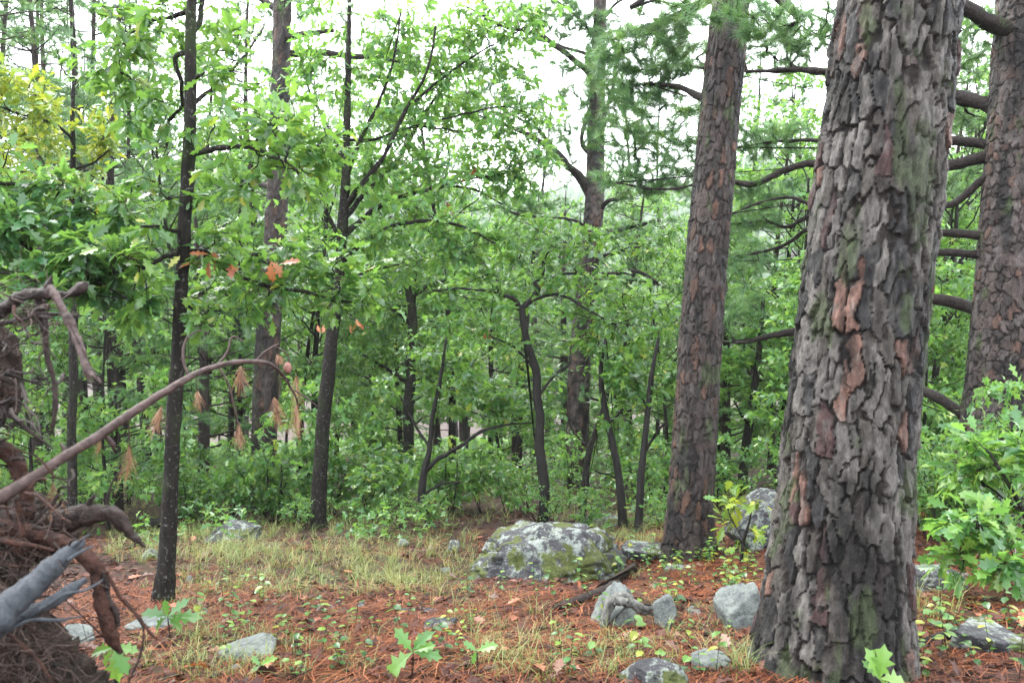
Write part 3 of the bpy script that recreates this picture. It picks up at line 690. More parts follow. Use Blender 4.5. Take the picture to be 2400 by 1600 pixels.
for (x, y, rx, ry, n, dd) in [(1290, 40, 90, 50, 34, 0), (1330, 150, 60, 40, 12, -0.3), (1290, 370, 80, 40, 16, -0.2), (1460, 250, 60, 60, 16, -0.4), (1180, 30, 90, 40, 24, -0.4), (1100, 120, 90, 60, 20, -0.3), (1160, 180, 80, 40, 18, 0), (1340, 40, 40, 40, 14, 0), (1395, 140, 26, 120, 40, 0), (1420, 60, 50, 60, 22, 0),
        (1445, 170, 34, 70, 18, -0.4), (1390, 320, 26, 60, 18, 0), (1370, 260, 20, 50, 10, 0), (1230, 250, 70, 40, 18, -0.2), (1130, 240, 80, 40, 14, -0.2), (1210, 480, 50, 30, 12, 0.3), (1480, 530, 50, 24, 8, -0.6),
        (1300, 310, 60, 30, 12, 0.3), (1320, 220, 34, 34, 8, 0.3), (1270, 480, 60, 26, 10, 0.3), (1400, -40, 60, 60, 20, 0)]:
    e = d4 + dd; bl.append((at(x, y, e), (rx * e / F_PX, 0.5, ry * e / F_PX), n))
needle_foliage(p4, off4, sk, [(c_, h_, int(n_ * 2.4)) for c_, h_, n_ in bl], r, 18, 0.14, 0.0055)

# -- dark pine left of the middle
d5, A = pine_axis([(615, 1195, 58), (618, 1050, 56), (624, 880, 54), (634, 700, 50), (648, 500, 46), (655, 300, 42), (660, 120, 40), (662, 0, 38)], 6)
off5 = A[0, :3] + [0, 0, 0.06]
p5 = thing('pine_tree', 'dark brown pine half hidden behind oak leaves, beside a smaller oak trunk', 'pine tree', off5)
pine_trunk(p5, off5, A, 0.05, 0.14, 0.012, 0.016, 0.02, 6.5, 67, PAL_RED, moss=0.0, split=0)
r = np.random.default_rng(15); sk = [A[4:, :3]]
for lm in [(-0.4, (660, 90, 20), (700, 82, 16), (780, 70, 10)), (0.4, (655, 130, 20), (720, 125, 18), (820, 130, 14), (960, 150, 10), (1060, 180, 6)), (0.6, (650, 440, 16), (600, 430, 12), (540, 420, 7)), (0.5, (655, 30, 16), (600, -10, 12), (540, -40, 8))]:
    sk.append(pine_limb(p5, off5, px_line(lm[1:], d5, lm[0]), r))
bl = []
for (x, y, rx, ry, n, dd) in [(760, 40, 80, 40, 16, 0), (900, 110, 120, 50, 24, 0.4), (1040, 150, 70, 40, 14, 0.4), (700, 10, 60, 40, 14, 0), (560, 10, 60, 40, 10, 0.4), (560, 420, 60, 30, 10, 0.5)]:
    e = d5 + dd; bl.append((at(x, y, e), (rx * e / F_PX, 0.4, ry * e / F_PX), n))
needle_foliage(p5, off5, sk, bl, r, 24, 0.14, 0.005)

# ================================================================== OAKS ONE CAN TELL APART
oak('oak_tree', 'slender dark oak with mossy trunk and hooked limbs, next to the uprooted tree', 
    [(378, 1412, 60), (390, 1280, 46), (396, 1150, 42), (405, 950, 40), (416, 765, 36), (428, 561, 36), (441, 357, 34), (449, 153, 30), (449, 0, 26)],
    [(-0.5, (441, 360, 24), (470, 358, 20), (515, 350, 16), (590, 346, 13), (640, 368, 10), (700, 400, 7)),
     (0.2, (449, 122, 16), (412, 130, 15), (414, 165, 14), (426, 205, 12), (431, 240, 11), (410, 270, 9), (392, 300, 8), (390, 350, 5)),
     (0.4, (432, 587, 16), (485, 592, 15), (546, 638, 14), (612, 663, 13), (714, 684, 11), (790, 705, 8), (860, 700, 5)),
     (-0.3, (428, 590, 16), (385, 605, 13), (330, 630, 10), (270, 640, 7)), (0.1, (450, 75, 18), (466, 40, 16), (478, -10, 14), (500, -120, 9)),
     (0.2, (449, 20, 18), (410, 40, 13), (370, 45, 9), (300, 80, 5)), (-0.2, (447, 190, 12), (465, 178, 10), (480, 172, 6)), (-0.4, (428, 545, 12), (380, 530, 10), (330, 530, 6)),
     (0.3, (425, 700, 9), (470, 735, 8), (520, 730, 5)), (0.6, (446, 250, 14), (520, 190, 10), (580, 120, 7), (620, 60, 5))],
    [(330, 70, 110, 70, 26, 0.1), (250, 150, 70, 50, 10, 0.2), (540, 90, 70, 80, 16, 0.2), (530, 240, 80, 60, 16, -0.1), (380, 320, 90, 70, 22, 0), (620, 330, 140, 70, 34, -0.3), (560, 430, 110, 60, 16, -0.2),
     (720, 640, 120, 50, 30, 0.3), (540, 680, 110, 60, 28, 0.2), (300, 590, 120, 60, 34, -0.2), (850, 690, 80, 46, 16, 0.3), (400, 720, 90, 50, 18, -0.1), (480, 560, 90, 40, 14, 0), (330, 220, 60, 60, 10, 0.1),
     (420, -60, 130, 60, 16, 0), (700, 420, 90, 50, 18, -0.3), (640, 560, 80, 50, 14, 0.2), (620, 90, 80, 70, 14, 0.5), (290, 480, 90, 50, 16, 0)],
    per=9, size=0.105, pick=300, seed=21, wide=1.5, more=1.15, dead=[(505, 612, 7), (622, 585, 3)])
oak('oak_tree', 'dark green oak with large glossy leaves overhanging the root plate', [(-330, 1420, 90), (-300, 1000, 80), (-270, 700, 70), (-240, 400, 56), (-220, 100, 40)],
    [(0.0, (-270, 640, 36), (-150, 560, 26), (-60, 520, 18), (20, 548, 13), (90, 600, 11), (150, 638, 9), (230, 665, 7), (300, 700, 5)),
     (0.3, (-260, 520, 30), (-130, 450, 20), (0, 430, 12), (110, 440, 8), (190, 460, 5)), (-0.2, (-275, 740, 24), (-120, 690, 16), (0, 640, 10), (80, 660, 6))],
    [(60, 450, 120, 50, 34, 0.2), (60, 560, 110, 70, 40, 0), (170, 620, 130, 60, 44, 0), (40, 690, 90, 50, 18, -0.2), (280, 680, 90, 46, 26, 0.2), (190, 500, 90, 50, 28, 0.2), (-120, 560, 120, 110, 24, 0), (-150, 350, 150, 120, 30, 0)],
    d=4.9, leaf='leaf_dark', per=10, size=0.11, pick=300, seed=22, zspread=0.8, wide=1.2)
oak('oak_tree', 'thin oak with yellowing leaves behind the dark glossy-leaved oak', [(167, 1157, 28), (168, 1000, 24), (172, 800, 22), (176, 600, 18), (170, 420, 15), (172, 240, 11)],
    [(-0.6, (172, 330, 9), (130, 290, 8), (60, 270, 6), (0, 250, 4)), (-0.4, (172, 400, 9), (220, 380, 7), (260, 350, 4)), (0.3, (172, 430, 9), (100, 410, 7), (30, 400, 4))],
    [(60, 240, 110, 60, 50, -0.5), (170, 290, 80, 70, 56, -0.3), (70, 360, 110, 60, 50, 0), (200, 380, 70, 60, 36, -0.2), (10, 190, 60, 40, 16, -0.5), (150, 440, 90, 50, 26, 0)],
    d=8.6, leaf='leaf_yellow', kind='lobed', per=9, size=0.115, seed=23, wide=1.4, up=1.0, group=None)
oak('oak_tree', 'oak with many arching thin branches and pale leaves, behind a thin dead twig', 
    [(742, 1238, 46), (748, 1120, 42), (757, 1000, 40), (770, 860, 38), (783, 740, 34), (796, 620, 32), (806, 480, 28), (812, 330, 22), (816, 150, 16)],
    [(-0.5, (806, 490, 22), (840, 440, 18), (890, 380, 14), (950, 260, 11), (1000, 170, 8), (1020, 60, 5)), (0.5, (804, 520, 18), (850, 460, 15), (930, 380, 12), (980, 290, 9), (1060, 180, 5)),
     (-0.3, (810, 420, 16), (830, 360, 13), (880, 260, 10), (920, 150, 7), (940, 30, 5)), (0.6, (800, 560, 18), (880, 490, 14), (980, 450, 11), (1100, 440, 7), (1180, 480, 5)),
     (-0.6, (795, 620, 18), (860, 560, 14), (960, 520, 11), (1080, 530, 8), (1160, 570, 5)), (0.3, (810, 380, 14), (770, 300, 11), (730, 220, 8), (700, 120, 5)), (-0.4, (800, 560, 14), (750, 480, 10), (700, 430, 6)),
     (0.2, (812, 330, 10), (860, 330, 9), (960, 300, 7), (1100, 310, 4)), (0.3, (950, 260, 9), (1040, 180, 7), (1130, 120, 5), (1220, 70, 3)), (0.4, (960, 300, 8), (1080, 270, 6), (1180, 250, 5), (1250, 270, 3)), (0.4, (980, 450, 8), (1100, 420, 6), (1220, 400, 4)), (0.5, (790, 680, 14), (850, 640, 11), (940, 620, 8), (1030, 600, 5))],
    [(850, 120, 110, 80, 46, 0), (750, 200, 90, 80, 40, 0), (900, 290, 110, 70, 46, 0), (1010, 190, 90, 80, 40, 0.2), (1120, 300, 100, 70, 40, 0.3), (1150, 420, 100, 50, 30, 0.4), (1000, 400, 110, 60, 44, 0),
     (850, 430, 100, 60, 40, 0), (960, 520, 110, 50, 36, -0.3), (1090, 560, 90, 50, 26, -0.3), (800, 560, 100, 60, 34, -0.2), (700, 480, 80, 60, 24, -0.2), (960, 60, 80, 60, 22, 0), (780, 30, 120, 60, 24, 0), (1180, 200, 70, 60, 16, 0.3),
     (880, 640, 100, 50, 30, 0.2), (720, 350, 70, 60, 20, 0), (1060, 90, 80, 60, 24, 0.2), (1190, 360, 60, 50, 18, 0.3), (1150, 60, 80, 60, 26, 0.2), (1210, 140, 60, 60, 20, 0.2), (1240, 260, 60, 60, 18, 0.3), (1240, 400, 60, 50, 18, 0.3), (1260, 60, 50, 50, 12, 0.3), (990, 620, 80, 40, 18, 0.2)],
    leaf='leaf_light', per=9, size=0.12, seed=24, wide=1.35, more=1.35, twigmat='grey_twig', pick=300, dead=[(1057, 487, 4), (1130, 395, 2), (745, 848, 4), (835, 822, 4)])
oak('oak_tree', 'crooked black sapling with a flat leafy crown behind the mossy boulder', [(1271, 1228, 32), (1274, 1120, 28), (1264, 1040, 27), (1266, 980, 25), (1258, 920, 24), (1256, 870, 23), (1238, 815, 21), (1228, 770, 20), (1222, 722, 19)],
    [(-0.2, (1222, 724, 20), (1205, 702, 14), (1180, 690, 10), (1090, 677, 7), (1010, 680, 4)), (0.2, (1222, 724, 18), (1248, 700, 17), (1262, 676, 15), (1250, 660, 13), (1268, 650, 12), (1275, 610, 9), (1300, 570, 6)),
     (-0.3, (1240, 706, 10), (1300, 690, 9), (1370, 720, 7), (1440, 760, 5)), (0.4, (1265, 660, 9), (1330, 640, 8), (1400, 650, 5)), (0.3, (1262, 930, 9), (1300, 880, 8), (1340, 850, 5)), (-0.3, (1250, 860, 8), (1200, 810, 7), (1150, 790, 4))],
    [(1140, 590, 100, 46, 40, 0), (1260, 560, 90, 46, 40, 0.1), (1370, 590, 80, 50, 34, 0.2), (1200, 650, 100, 36, 34, 0), (1340, 680, 100, 46, 40, 0.1), (1450, 700, 100, 50, 36, -0.2), (1120, 730, 90, 46, 30, -0.2), (1410, 780, 90, 46, 34, -0.2),
     (1310, 860, 70, 50, 24, 0.2), (1180, 820, 80, 46, 24, -0.2), (1500, 740, 50, 50, 14, -0.2)],
    per=9, size=0.115, seed=25, wide=1.5, more=0.85, up=0, bark='char', twigmat='twig', pick=300, dead=[(1137, 784, 4)])
oak('oak_tree', 'straight narrow dark oak stem behind the low forked sapling', [(956, 1142, 32), (957, 1000, 30), (962, 850, 28), (966, 720, 24), (955, 660, 18), (975, 600, 13)],
    [(0.3, (962, 700, 14), (1000, 670, 11), (1060, 650, 7)), (-0.4, (963, 760, 14), (920, 720, 10), (870, 700, 6)), (0.3, (960, 850, 12), (1010, 810, 9), (1070, 790, 5)), (-0.3, (958, 900, 12), (900, 860, 9), (850, 830, 5))],
    [(960, 610, 90, 46, 34, 0), (880, 690, 90, 50, 40, -0.3), (1020, 690, 90, 50, 40, 0.2), (930, 780, 90, 46, 36, 0), (1060, 790, 90, 50, 40, 0.3), (850, 840, 80, 46, 30, -0.2), (980, 870, 80, 46, 30, 0)],
    per=15, size=0.125, seed=26, wide=1.3, more=1.1, kind='mid', up=0)
oak('oak_tree', 'low black sapling forked near the ground, one arm reaching over the grass', [(993, 1222, 24), (990, 1160, 22), (996, 1105, 20), (1006, 1060, 15), (1012, 980, 12), (1034, 880, 9), (1046, 790, 6)],
    [(-0.3, (996, 1105, 15), (1030, 1072, 13), (1080, 1045, 11), (1130, 1010, 10), (1180, 998, 7), (1250, 990, 4)), (0.2, (992, 1160, 9), (1030, 1135, 7), (1080, 1130, 5)), (0.3, (1008, 1050, 9), (975, 1000, 7), (940, 930, 5))],
    [(1040, 830, 90, 50, 30, 0), (1100, 900, 90, 50, 34, 0), (940, 900, 80, 50, 30, 0), (1000, 960, 80, 46, 20, 0), (1170, 930, 80, 46, 26, -0.2), (1220, 960, 50, 36, 10, -0.2), (900, 990, 60, 40, 14, 0)],
    per=11, size=0.12, seed=27, kind='mid', up=0, bark='char')
oak('oak_tree', 'charred thin trunk leaning left beside a straighter charred one', [(1461, 1238, 26), (1455, 1160, 23), (1445, 1085, 21), (1428, 1010, 19), (1414, 940, 17), (1408, 860, 12), (1420, 790, 8)],
    [(0.2, (1425, 1000, 8), (1460, 960, 6), (1500, 930, 4)), (-0.2, (1450, 1120, 6), (1415, 1110, 5), (1385, 1100, 3))],
    [(1420, 830, 80, 46, 24, 0), (1470, 900, 80, 46, 28, 0), (1380, 900, 60, 46, 18, 0), (1440, 980, 50, 36, 8, 0)], per=11, size=0.115, seed=28, kind='mid', up=0, bark='char')
oak('oak_tree', 'straighter charred thin trunk close to the reddish pine', [(1492, 1248, 24), (1500, 1160, 21), (1508, 1080, 19), (1518, 980, 16), (1528, 880, 13), (1544, 790, 8)],
    [(-0.3, (1512, 1060, 9), (1540, 1010, 7), (1560, 990, 4)), (0.2, (1520, 960, 8), (1480, 900, 5))],
    [(1540, 800, 60, 46, 20, 0), (1500, 870, 70, 50, 26, 0), (1560, 880, 50, 46, 14, 0), (1500, 970, 50, 40, 10, 0)], per=11, size=0.115, seed=29, kind='mid', up=0, bark='char')
oak('oak_tree', 'thin mossy trunk leaning right across the tall grey pine', [(1362, 1212, 24), (1370, 1130, 20), (1382, 1060, 18), (1400, 1000, 16), (1418, 945, 14), (1430, 880, 10)],
    [(0.2, (1384, 1050, 7), (1345, 1010, 5), (1320, 960, 3))], [(1430, 860, 60, 46, 18, 0), (1330, 940, 60, 46, 16, 0)], per=11, size=0.115, seed=30, kind='mid', up=0)
oak('oak_tree', 'leaning dark oak seen between the reddish pine and the huge trunk', [(1738, 1160, 28), (1748, 1060, 26), (1762, 950, 23), (1778, 830, 17), (1790, 700, 11)],
    [(-0.3, (1755, 1000, 9), (1720, 940, 6)), (0.2, (1762, 950, 9), (1810, 890, 6))],
    [(1730, 850, 60, 60, 30, 0), (1800, 780, 70, 60, 34, 0), (1740, 960, 50, 40, 16, 0), (1820, 900, 50, 50, 18, 0), (1780, 660, 60, 50, 16, 0)], leaf='leaf_light', per=15, size=0.12, seed=31, kind='mid', up=0)

# ================================================================== FAR TREES: a few kinds, copied down the slope
def far_pine(seed, H, low):
    r = np.random.default_rng(seed); off = np.zeros(3)
    root = thing('pine_tree', '-', 'pine tree', (0, 0, 0))
    zz = np.linspace(-0.2, H, 30); ax = np.column_stack([0.12 * np.sin(zz * 0.5 + seed), 0.12 * np.cos(zz * 0.4 + seed), zz]); ax[:, :2] -= ax[0, :2]
    rad = np.interp(zz, [-0.2, 0.3, H], [0.17, 0.145, 0.015])
    tb = Tubes(); tb.add(ax, rad, 9, rough=0.02, seed=seed); tb.build('trunk', M['far_bark'], root)
    sk = []; bl = []; lb = Tubes()
    z = low
    while z < H - 0.4:
        u = (z - low) / (H - low); Lb = (1 - u) ** 0.7 * r.uniform(1.2, 2.3) + 0.35
        if u < 0.25 and r.random() < 0.45: Lb *= 0.6
        for k in range(int(r.integers(1, 4))):
            az = r.uniform(0, 2 * np.pi); p0 = np.array([np.interp(z, zz, ax[:, 0]), np.interp(z, zz, ax[:, 1]), z])
            dv = np.array([math.cos(az), math.sin(az), 0]); s = np.linspace(0, 1, 6)[:, None]
            pts = p0 + dv * Lb * s + np.array([0, 0, 1]) * (Lb * (0.1 * s + (0.05 + 0.3 * u) * s ** 2)) + r.normal(0, 0.04, (6, 3)) * s
            lb.add(pts, np.linspace(0.028 * (1 - 0.6 * u), 0.006, 6), 5, cap=False)
            if Lb > 0.5:
                sk.append(pts[2:]); bl.append((pts[4], (Lb * 0.32, Lb * 0.32, 0.16), int(5 + 5 * Lb)))
        z += r.uniform(0.16, 0.36)
    lb.build('limb_growth', M['far_bark'], root); stuff(root.children[-1])
    needle_foliage(root, off, sk, bl, r, 13, 0.16, 0.0085, twigs=False)
    return root
def far_oak(seed, H, spread, low, leafmat, kind='far', nper=8, size=0.14, tr=0.07, nblob=26):
    r = np.random.default_rng(seed); off = np.zeros(3)
    root = thing('oak_tree', '-', 'oak tree', (0, 0, 0))
    zz = np.linspace(-0.2, H * 0.85, 24); ax = np.column_stack([0.25 * np.sin(zz * 0.7 + seed) * zz / H, 0.25 * np.cos(zz * 0.6 + 2 * seed) * zz / H, zz]); ax[:, :2] -= ax[0, :2]
    tb = Tubes(); tb.add(ax, np.interp(zz, [-0.2, 0.3, H], [tr * 1.25, tr, 0.01]), 9, rough=0.012, seed=seed); tb.build('trunk', M['oak_bark'], root)
    sk = [ax[8:]]; bl = []; lb = Tubes()
    for k in range(nblob):
        z = low + (H - low) * (k + 0.5) / nblob; az = k * 2.4 + r.uniform(-0.5, 0.5); u = (z - low) / (H - low)
        Lb = spread * (0.45 + 0.75 * math.sin(math.pi * min(1, u * 0.85 + 0.12))) * r.uniform(0.5, 1.1)
        p0 = np.array([np.interp(z * 0.85, zz, ax[:, 0]), np.interp(z * 0.85, zz, ax[:, 1]), z * 0.85])
        dv = np.array([math.cos(az), math.sin(az), 0]); s = np.linspace(0, 1, 6)[:, None]
        pts = p0 + dv * Lb * s + np.array([0, 0, 1]) * ((z * 0.15 + 0.1) * s + 0.2 * u * s ** 2) + r.normal(0, 0.05, (6, 3)) * s
        lb.add(pts, np.linspace(tr * 0.35 * (1 - 0.5 * u), 0.006, 6), 5, cap=False); sk.append(pts)
        bl.append((pts[5], (Lb * 0.5 + 0.15, Lb * 0.5 + 0.15, 0.28), 17))
    lb.build('limb_growth', M['oak_bark'], root); stuff(root.children[-1])
    tw, cnt = grow(sk, in_blobs(bl, r), r)
    twig_mesh(tw, cnt, 'twig_growth', M['twig'], root, off, base=0.003, sides=3)
    P, D = leaf_spots(tw, nper, r, 0.10, 0.3); sz = size * r.uniform(0.7, 1.3, len(P))
    stuff(obj('foliage', leaves_mesh('foliage', P, D, sz, kind, M[leafmat], r, np.clip(r.normal(0.5, 0.25, len(P)), 0, 1)), root))
    return root
PV = [(far_pine(101, 14, 3.2), 14), (far_pine(102, 12, 2.2), 12), (far_pine(103, 16, 5.0), 16), (far_pine(104, 7, 0.8), 7)]
OV = [(far_oak(111, 7.5, 1.5, 1.6, 'leaf_light'), 7.5), (far_oak(112, 6.0, 1.3, 1.0, 'leaf_light'), 6.0), (far_oak(113, 9.0, 1.8, 2.4, 'leaf_light'), 9.0),
      (far_oak(114, 4.2, 1.1, 0.5, 'leaf_light', tr=0.035, nblob=20), 4.2), (far_oak(115, 4.8, 1.2, 0.9, 'leaf', tr=0.04, nblob=20), 4.8)]
TOP = ([0, 300, 420, 700, 900, 1050, 1200, 1320, 1480, 1560, 1800, 2000, 2200, 2400], [-500, -300, 60, 120, 190, 400, 445, 470, 430, 380, 330, 260, 120, 40])
r = np.random.default_rng(77); used = set(); taken = []
STRIP = [(596, 640, 12.6), (1330, 1400, 13.5), (735, 800, 10), (945, 972, 15), (1738, 1785, 12.2), (1255, 1275, 9.6), (1400, 1530, 9.6)]
def place(var, x, y, top_py, label, group, smin=0.55, smax=1.15):
    root, H = var; z = gz(x, y); dep = y
    hmax = (748 - top_py) / F_PX * dep + EYE[2] - z
    s = min(r.uniform(0.85, smax), hmax / H)
    if s < smin: return False
    cpx = 1200 + F_PX * x / y; rr_ = 0.75 * s * (1.4 if H < 10 and H != 7 else 1.0) * F_PX / y
    if any(y < dd and x0 - rr_ < cpx < x1 + rr_ for x0, x1, dd in STRIP): return False
    o = root if root.name not in used else copy_tree(root)
    used.add(root.name); o.location = (x, y, z); o.scale = (s,) * 3; o.rotation_euler = (r.normal(0, 0.02), 0.035 + r.normal(0, 0.02), r.uniform(0, 6.28))
    o['label'] = label; o['group'] = group; return True
PL = ['tall slender pine', 'slim pine with low sparse limbs', 'high-crowned pine', 'short bushy young pine']
OL = ['mid green oak', 'pale green oak', 'tall mid green oak', 'small pale oak sapling', 'small darker green oak sapling']
def how_far(dep): return 'standing close beyond' if dep < 18 else ('down the slope beyond' if dep < 34 else 'in the hazy distance beyond')
MARK = [(60, 'the uprooted root plate'), (400, 'the slender mossy oak'), (620, 'the dark brown pine'), (770, 'the oak with arching branches'), (985, 'the low forked sapling'), (1260, 'the crooked black sapling'), (1370, 'the tall grey pine'), (1480, 'the charred trunks'), (1640, 'the reddish pine'), (2000, 'the huge pine trunk'), (2340, 'the thick pinkish pine')]
def beyond(px): return min(MARK, key=lambda q: abs(q[0] - px))[1]
def far_tree(kind, vi, px, dep, top=None):
    x = (px - 1200) / F_PX * dep; t_ = np.interp(px, *TOP) if top is None else top
    if kind == 'p': return place(PV[vi], x, dep, t_, f'{PL[vi]} {how_far(dep)} {beyond(px)}', 'pines down the slope')
    return place(OV[vi], x, dep, t_, f'{OL[vi]} {how_far(dep)} {beyond(px)}', 'oaks down the slope')
# trunks that can be found in the photograph
for (kd, vi, px, dep, top) in [('o', 0, 1060, 16, 0), ('o', 3, 860, 20, 600), ('o', 4, 830, 25, 560), ('o', 3, 880, 28, 560), ('o', 1, 850, 33, 500), ('o', 1, 1150, 19, 120), ('o', 2, 940, 19, 0), ('o', 0, 700, 17, 0), ('o', 2, 540, 20, 0), ('p', 1, 1250, 24, 230), ('p', 0, 1480, 21, 160), ('p', 2, 1560, 26, 150), ('p', 1, 1770, 19, 130), ('p', 0, 1860, 17, 80), ('o', 0, 1850, 15, 130), ('p', 1, -40, 11.5, -500), ('p', 0, 30, 17, -500), ('p', 1, 200, 16, -300), ('p', 0, 240, 22, -300), ('p', 2, 110, 24, -300), ('p', 1, 420, 24, -50), ('p', 0, 1582, 17, 250), ('p', 1, 1812, 15, 200), ('p', 1, 1686, 17, 300), ('p', 3, 1434, 14, 420), ('p', 0, 1112, 17, 420), ('p', 1, 1080, 19, 430), ('p', 2, 612, 15, -200), ('p', 0, 80, 14, -400),
        ('p', 1, 290, 14, -200), ('p', 0, 345, 18, 0), ('p', 2, -60, 15, -500), ('p', 3, 270, 11, 500), ('p', 3, 470, 13, 420), ('p', 3, 1210, 18, 440), ('p', 3, 1330, 20, 440), ('p', 1, 880, 21, 250), ('p', 0, 470, 20, 0), ('p', 1, 2210, 15, 100),
        ('p', 0, 1900, 22, 280), ('p', 3, 1700, 13, 500), ('p', 2, 150, 20, -300), ('p', 0, 1020, 26, 350), ('o', 3, 900, 13, 500), ('o', 3, 1180, 13.5, 640), ('o', 4, 1560, 12, 560), ('o', 1, 1690, 14, 560), ('o', 1, 1830, 13, 300),
        ('o', 1, 2180, 11, 260), ('o', 0, 2260, 14, 100), ('o', 4, 500, 10.5, 600), ('o', 3, 680, 11.5, 560), ('o', 4, 820, 12, 560), ('o', 3, 250, 10, 640), ('o', 4, 60, 9.5, 620), ('o', 0, 420, 14, 60), ('o', 1, 560, 15, 150), ('o', 3, 1010, 11.5, 720),
        ('o', 4, 1110, 12, 740), ('o', 3, 1330, 12.5, 720), ('o', 0, 740, 16, 200), ('o', 1, 960, 17, 420), ('o', 1, 2050, 12, 300), ('o', 3, 1950, 10.5, 600), ('o', 3, 2150, 9.5, 640), ('o', 4, 2400, 10, 500)]:
    if far_tree(kd, vi, px, dep, top): taken.append(((px - 1200) / F_PX * dep, dep))
n = 0
for k in range(900):
    dep = 15.5 + 45 * r.random() ** 1.2; px = r.uniform(-250, 2650); x = (px - 1200) / F_PX * dep
    if any((x - a) ** 2 + (dep - c) ** 2 < (0.8 + dep * 0.03) ** 2 for a, c in taken): continue
    if r.random() < 0.42: ok = far_tree('p', int(r.integers(0, 4)), px, dep)
    else: ok = far_tree('o', int(r.choice([0, 1, 2, 3, 4], p=[0.25, 0.3, 0.2, 0.15, 0.1])), px, dep)
    if ok: taken.append((x, dep)); n += 1
    if n >= 105: break

# ================================================================== SHRUBS
def shrub(seed, H, spread, stems, leafmat, kind, ntw, nper, size, label):
    r = np.random.default_rng(seed); root = thing('shrub', label, 'shrub', (0, 0, 0)); off = np.zeros(3); sk = []
    for k in range(stems):
        az = r.uniform(0, 6.28); s = np.linspace(0, 1, 6)[:, None]; tip = np.array([math.cos(az), math.sin(az), 0]) * spread * r.uniform(0.2, 0.8) + [0, 0, H * r.uniform(0.55, 0.85)]
        pts = np.array([r.normal(0, 0.03), r.normal(0, 0.03), -0.05]) + s ** 1.2 * tip + r.normal(0, 0.02, (6, 3)) * s; sk.append(pts)
        tb = Tubes(); tb.add(pts, np.linspace(0.011, 0.004, 6), 6); tb.build('stem', M['twig'], root)
    A_ = in_blobs([((0, 0, H * 0.62), (spread, spread, H * 0.42), ntw)], r)
    tw, cnt = grow(sk, A_, r); twig_mesh(tw, cnt, 'twig_growth', M['twig'], root, off, base=0.0018, sides=3)
    P, D = leaf_spots(tw, nper, r, 0.05, 0.3); sz = size * r.uniform(0.6, 1.25, len(P))
    stuff(obj('foliage', leaves_mesh('foliage', P, D, sz, kind, M[leafmat], r, np.clip(r.normal(0.5, 0.25, len(P)), 0, 1)), root))
    return root
SL = ['leafy mid green oak shrub', 'low wide oak shrub', 'pale green upright shrub', 'small-leaved spreading shrub']
SV = [shrub(201, 1.1, 0.55, 4, 'leaf', 'mid', 60, 8, 0.12, SL[0]), shrub(202, 0.9, 0.6, 4, 'leaf', 'mid', 60, 8, 0.12, SL[1]),
      shrub(203, 1.4, 0.6, 4, 'leaf_light', 'mid', 64, 8, 0.11, SL[2]), shrub(204, 0.7, 0.7, 6, 'leaf_light', 'oval', 90, 10, 0.055, SL[3])]
su = set()
def put_shrub(vi, px, py=None, dep=None, s=1.0):
    if dep is None: dep = hit(px, py)
    p = at(px, 1200, dep); x, y = p[0], dep; root = SV[vi]; o = root if vi not in su else copy_tree(root); su.add(vi)
    o.location = (x, y, gz(x, y)); o.scale = (s, s, s * r.uniform(0.8, 1.15)); o.rotation_euler = (0, 0, r.uniform(0, 6.28)); o['group'] = 'shrubs under the trees'
    o['label'] = f"{SL[vi]} {'just' if dep < 10 else 'well'} behind {beyond(px)}"
r = np.random.default_rng(88)
for (vi, px, py, s) in [(0, 860, 1225, 0.75), (1, 900, 1205, 0.9), (0, 780, 1210, 0.8), (1, 700, 1215, 0.7), (0, 660, 1200, 0.8), (2, 560, 1200, 0.8), (3, 470, 1215, 0.9), (3, 250, 1215, 0.9), (2, 300, 1190, 0.7), (0, 440, 1185, 0.8),
        (1, 930, 1185, 0.8), (0, 1060, 1200, 0.7), (2, 1130, 1205, 0.7), (0, 1190, 1210, 0.7), (1, 1240, 1195, 0.6), (2, 1330, 1190, 0.7), (0, 1380, 1245, 0.45), (2, 1530, 1210, 0.7), (2, 1690, 1200, 0.8), (1, 640, 1225, 0.5), (0, 1010, 1235, 0.4),
        (2, 2230, 1275, 0.62), (0, 2180, 1262, 0.55), (2, 2390, 1290, 0.75), (0, 2330, 1262, 0.7), (2, 2150, 1240, 0.6), (2, 2140, 1190, 0.9), (2, 2210, 1180, 1.0), (0, 2160, 1230, 0.7), (3, 2190, 1240, 0.9), (2, 2380, 1200, 1.0), (3, 1270, 1235, 0.6), (3, 1560, 1240, 0.5), (3, 720, 1240, 0.5), (3, 930, 1240, 0.5), (3, 100, 1200, 1.0), (2, 30, 1190, 0.8), (0, 190, 1180, 0.8)]:
    put_shrub(vi, px, py=py, s=s)
for k in range(85):
    dep = 10 + 22 * r.random() ** 1.3; put_shrub(int(r.integers(0, 4)), r.uniform(-150, 2550), dep=dep, s=r.uniform(0.7, 1.3))

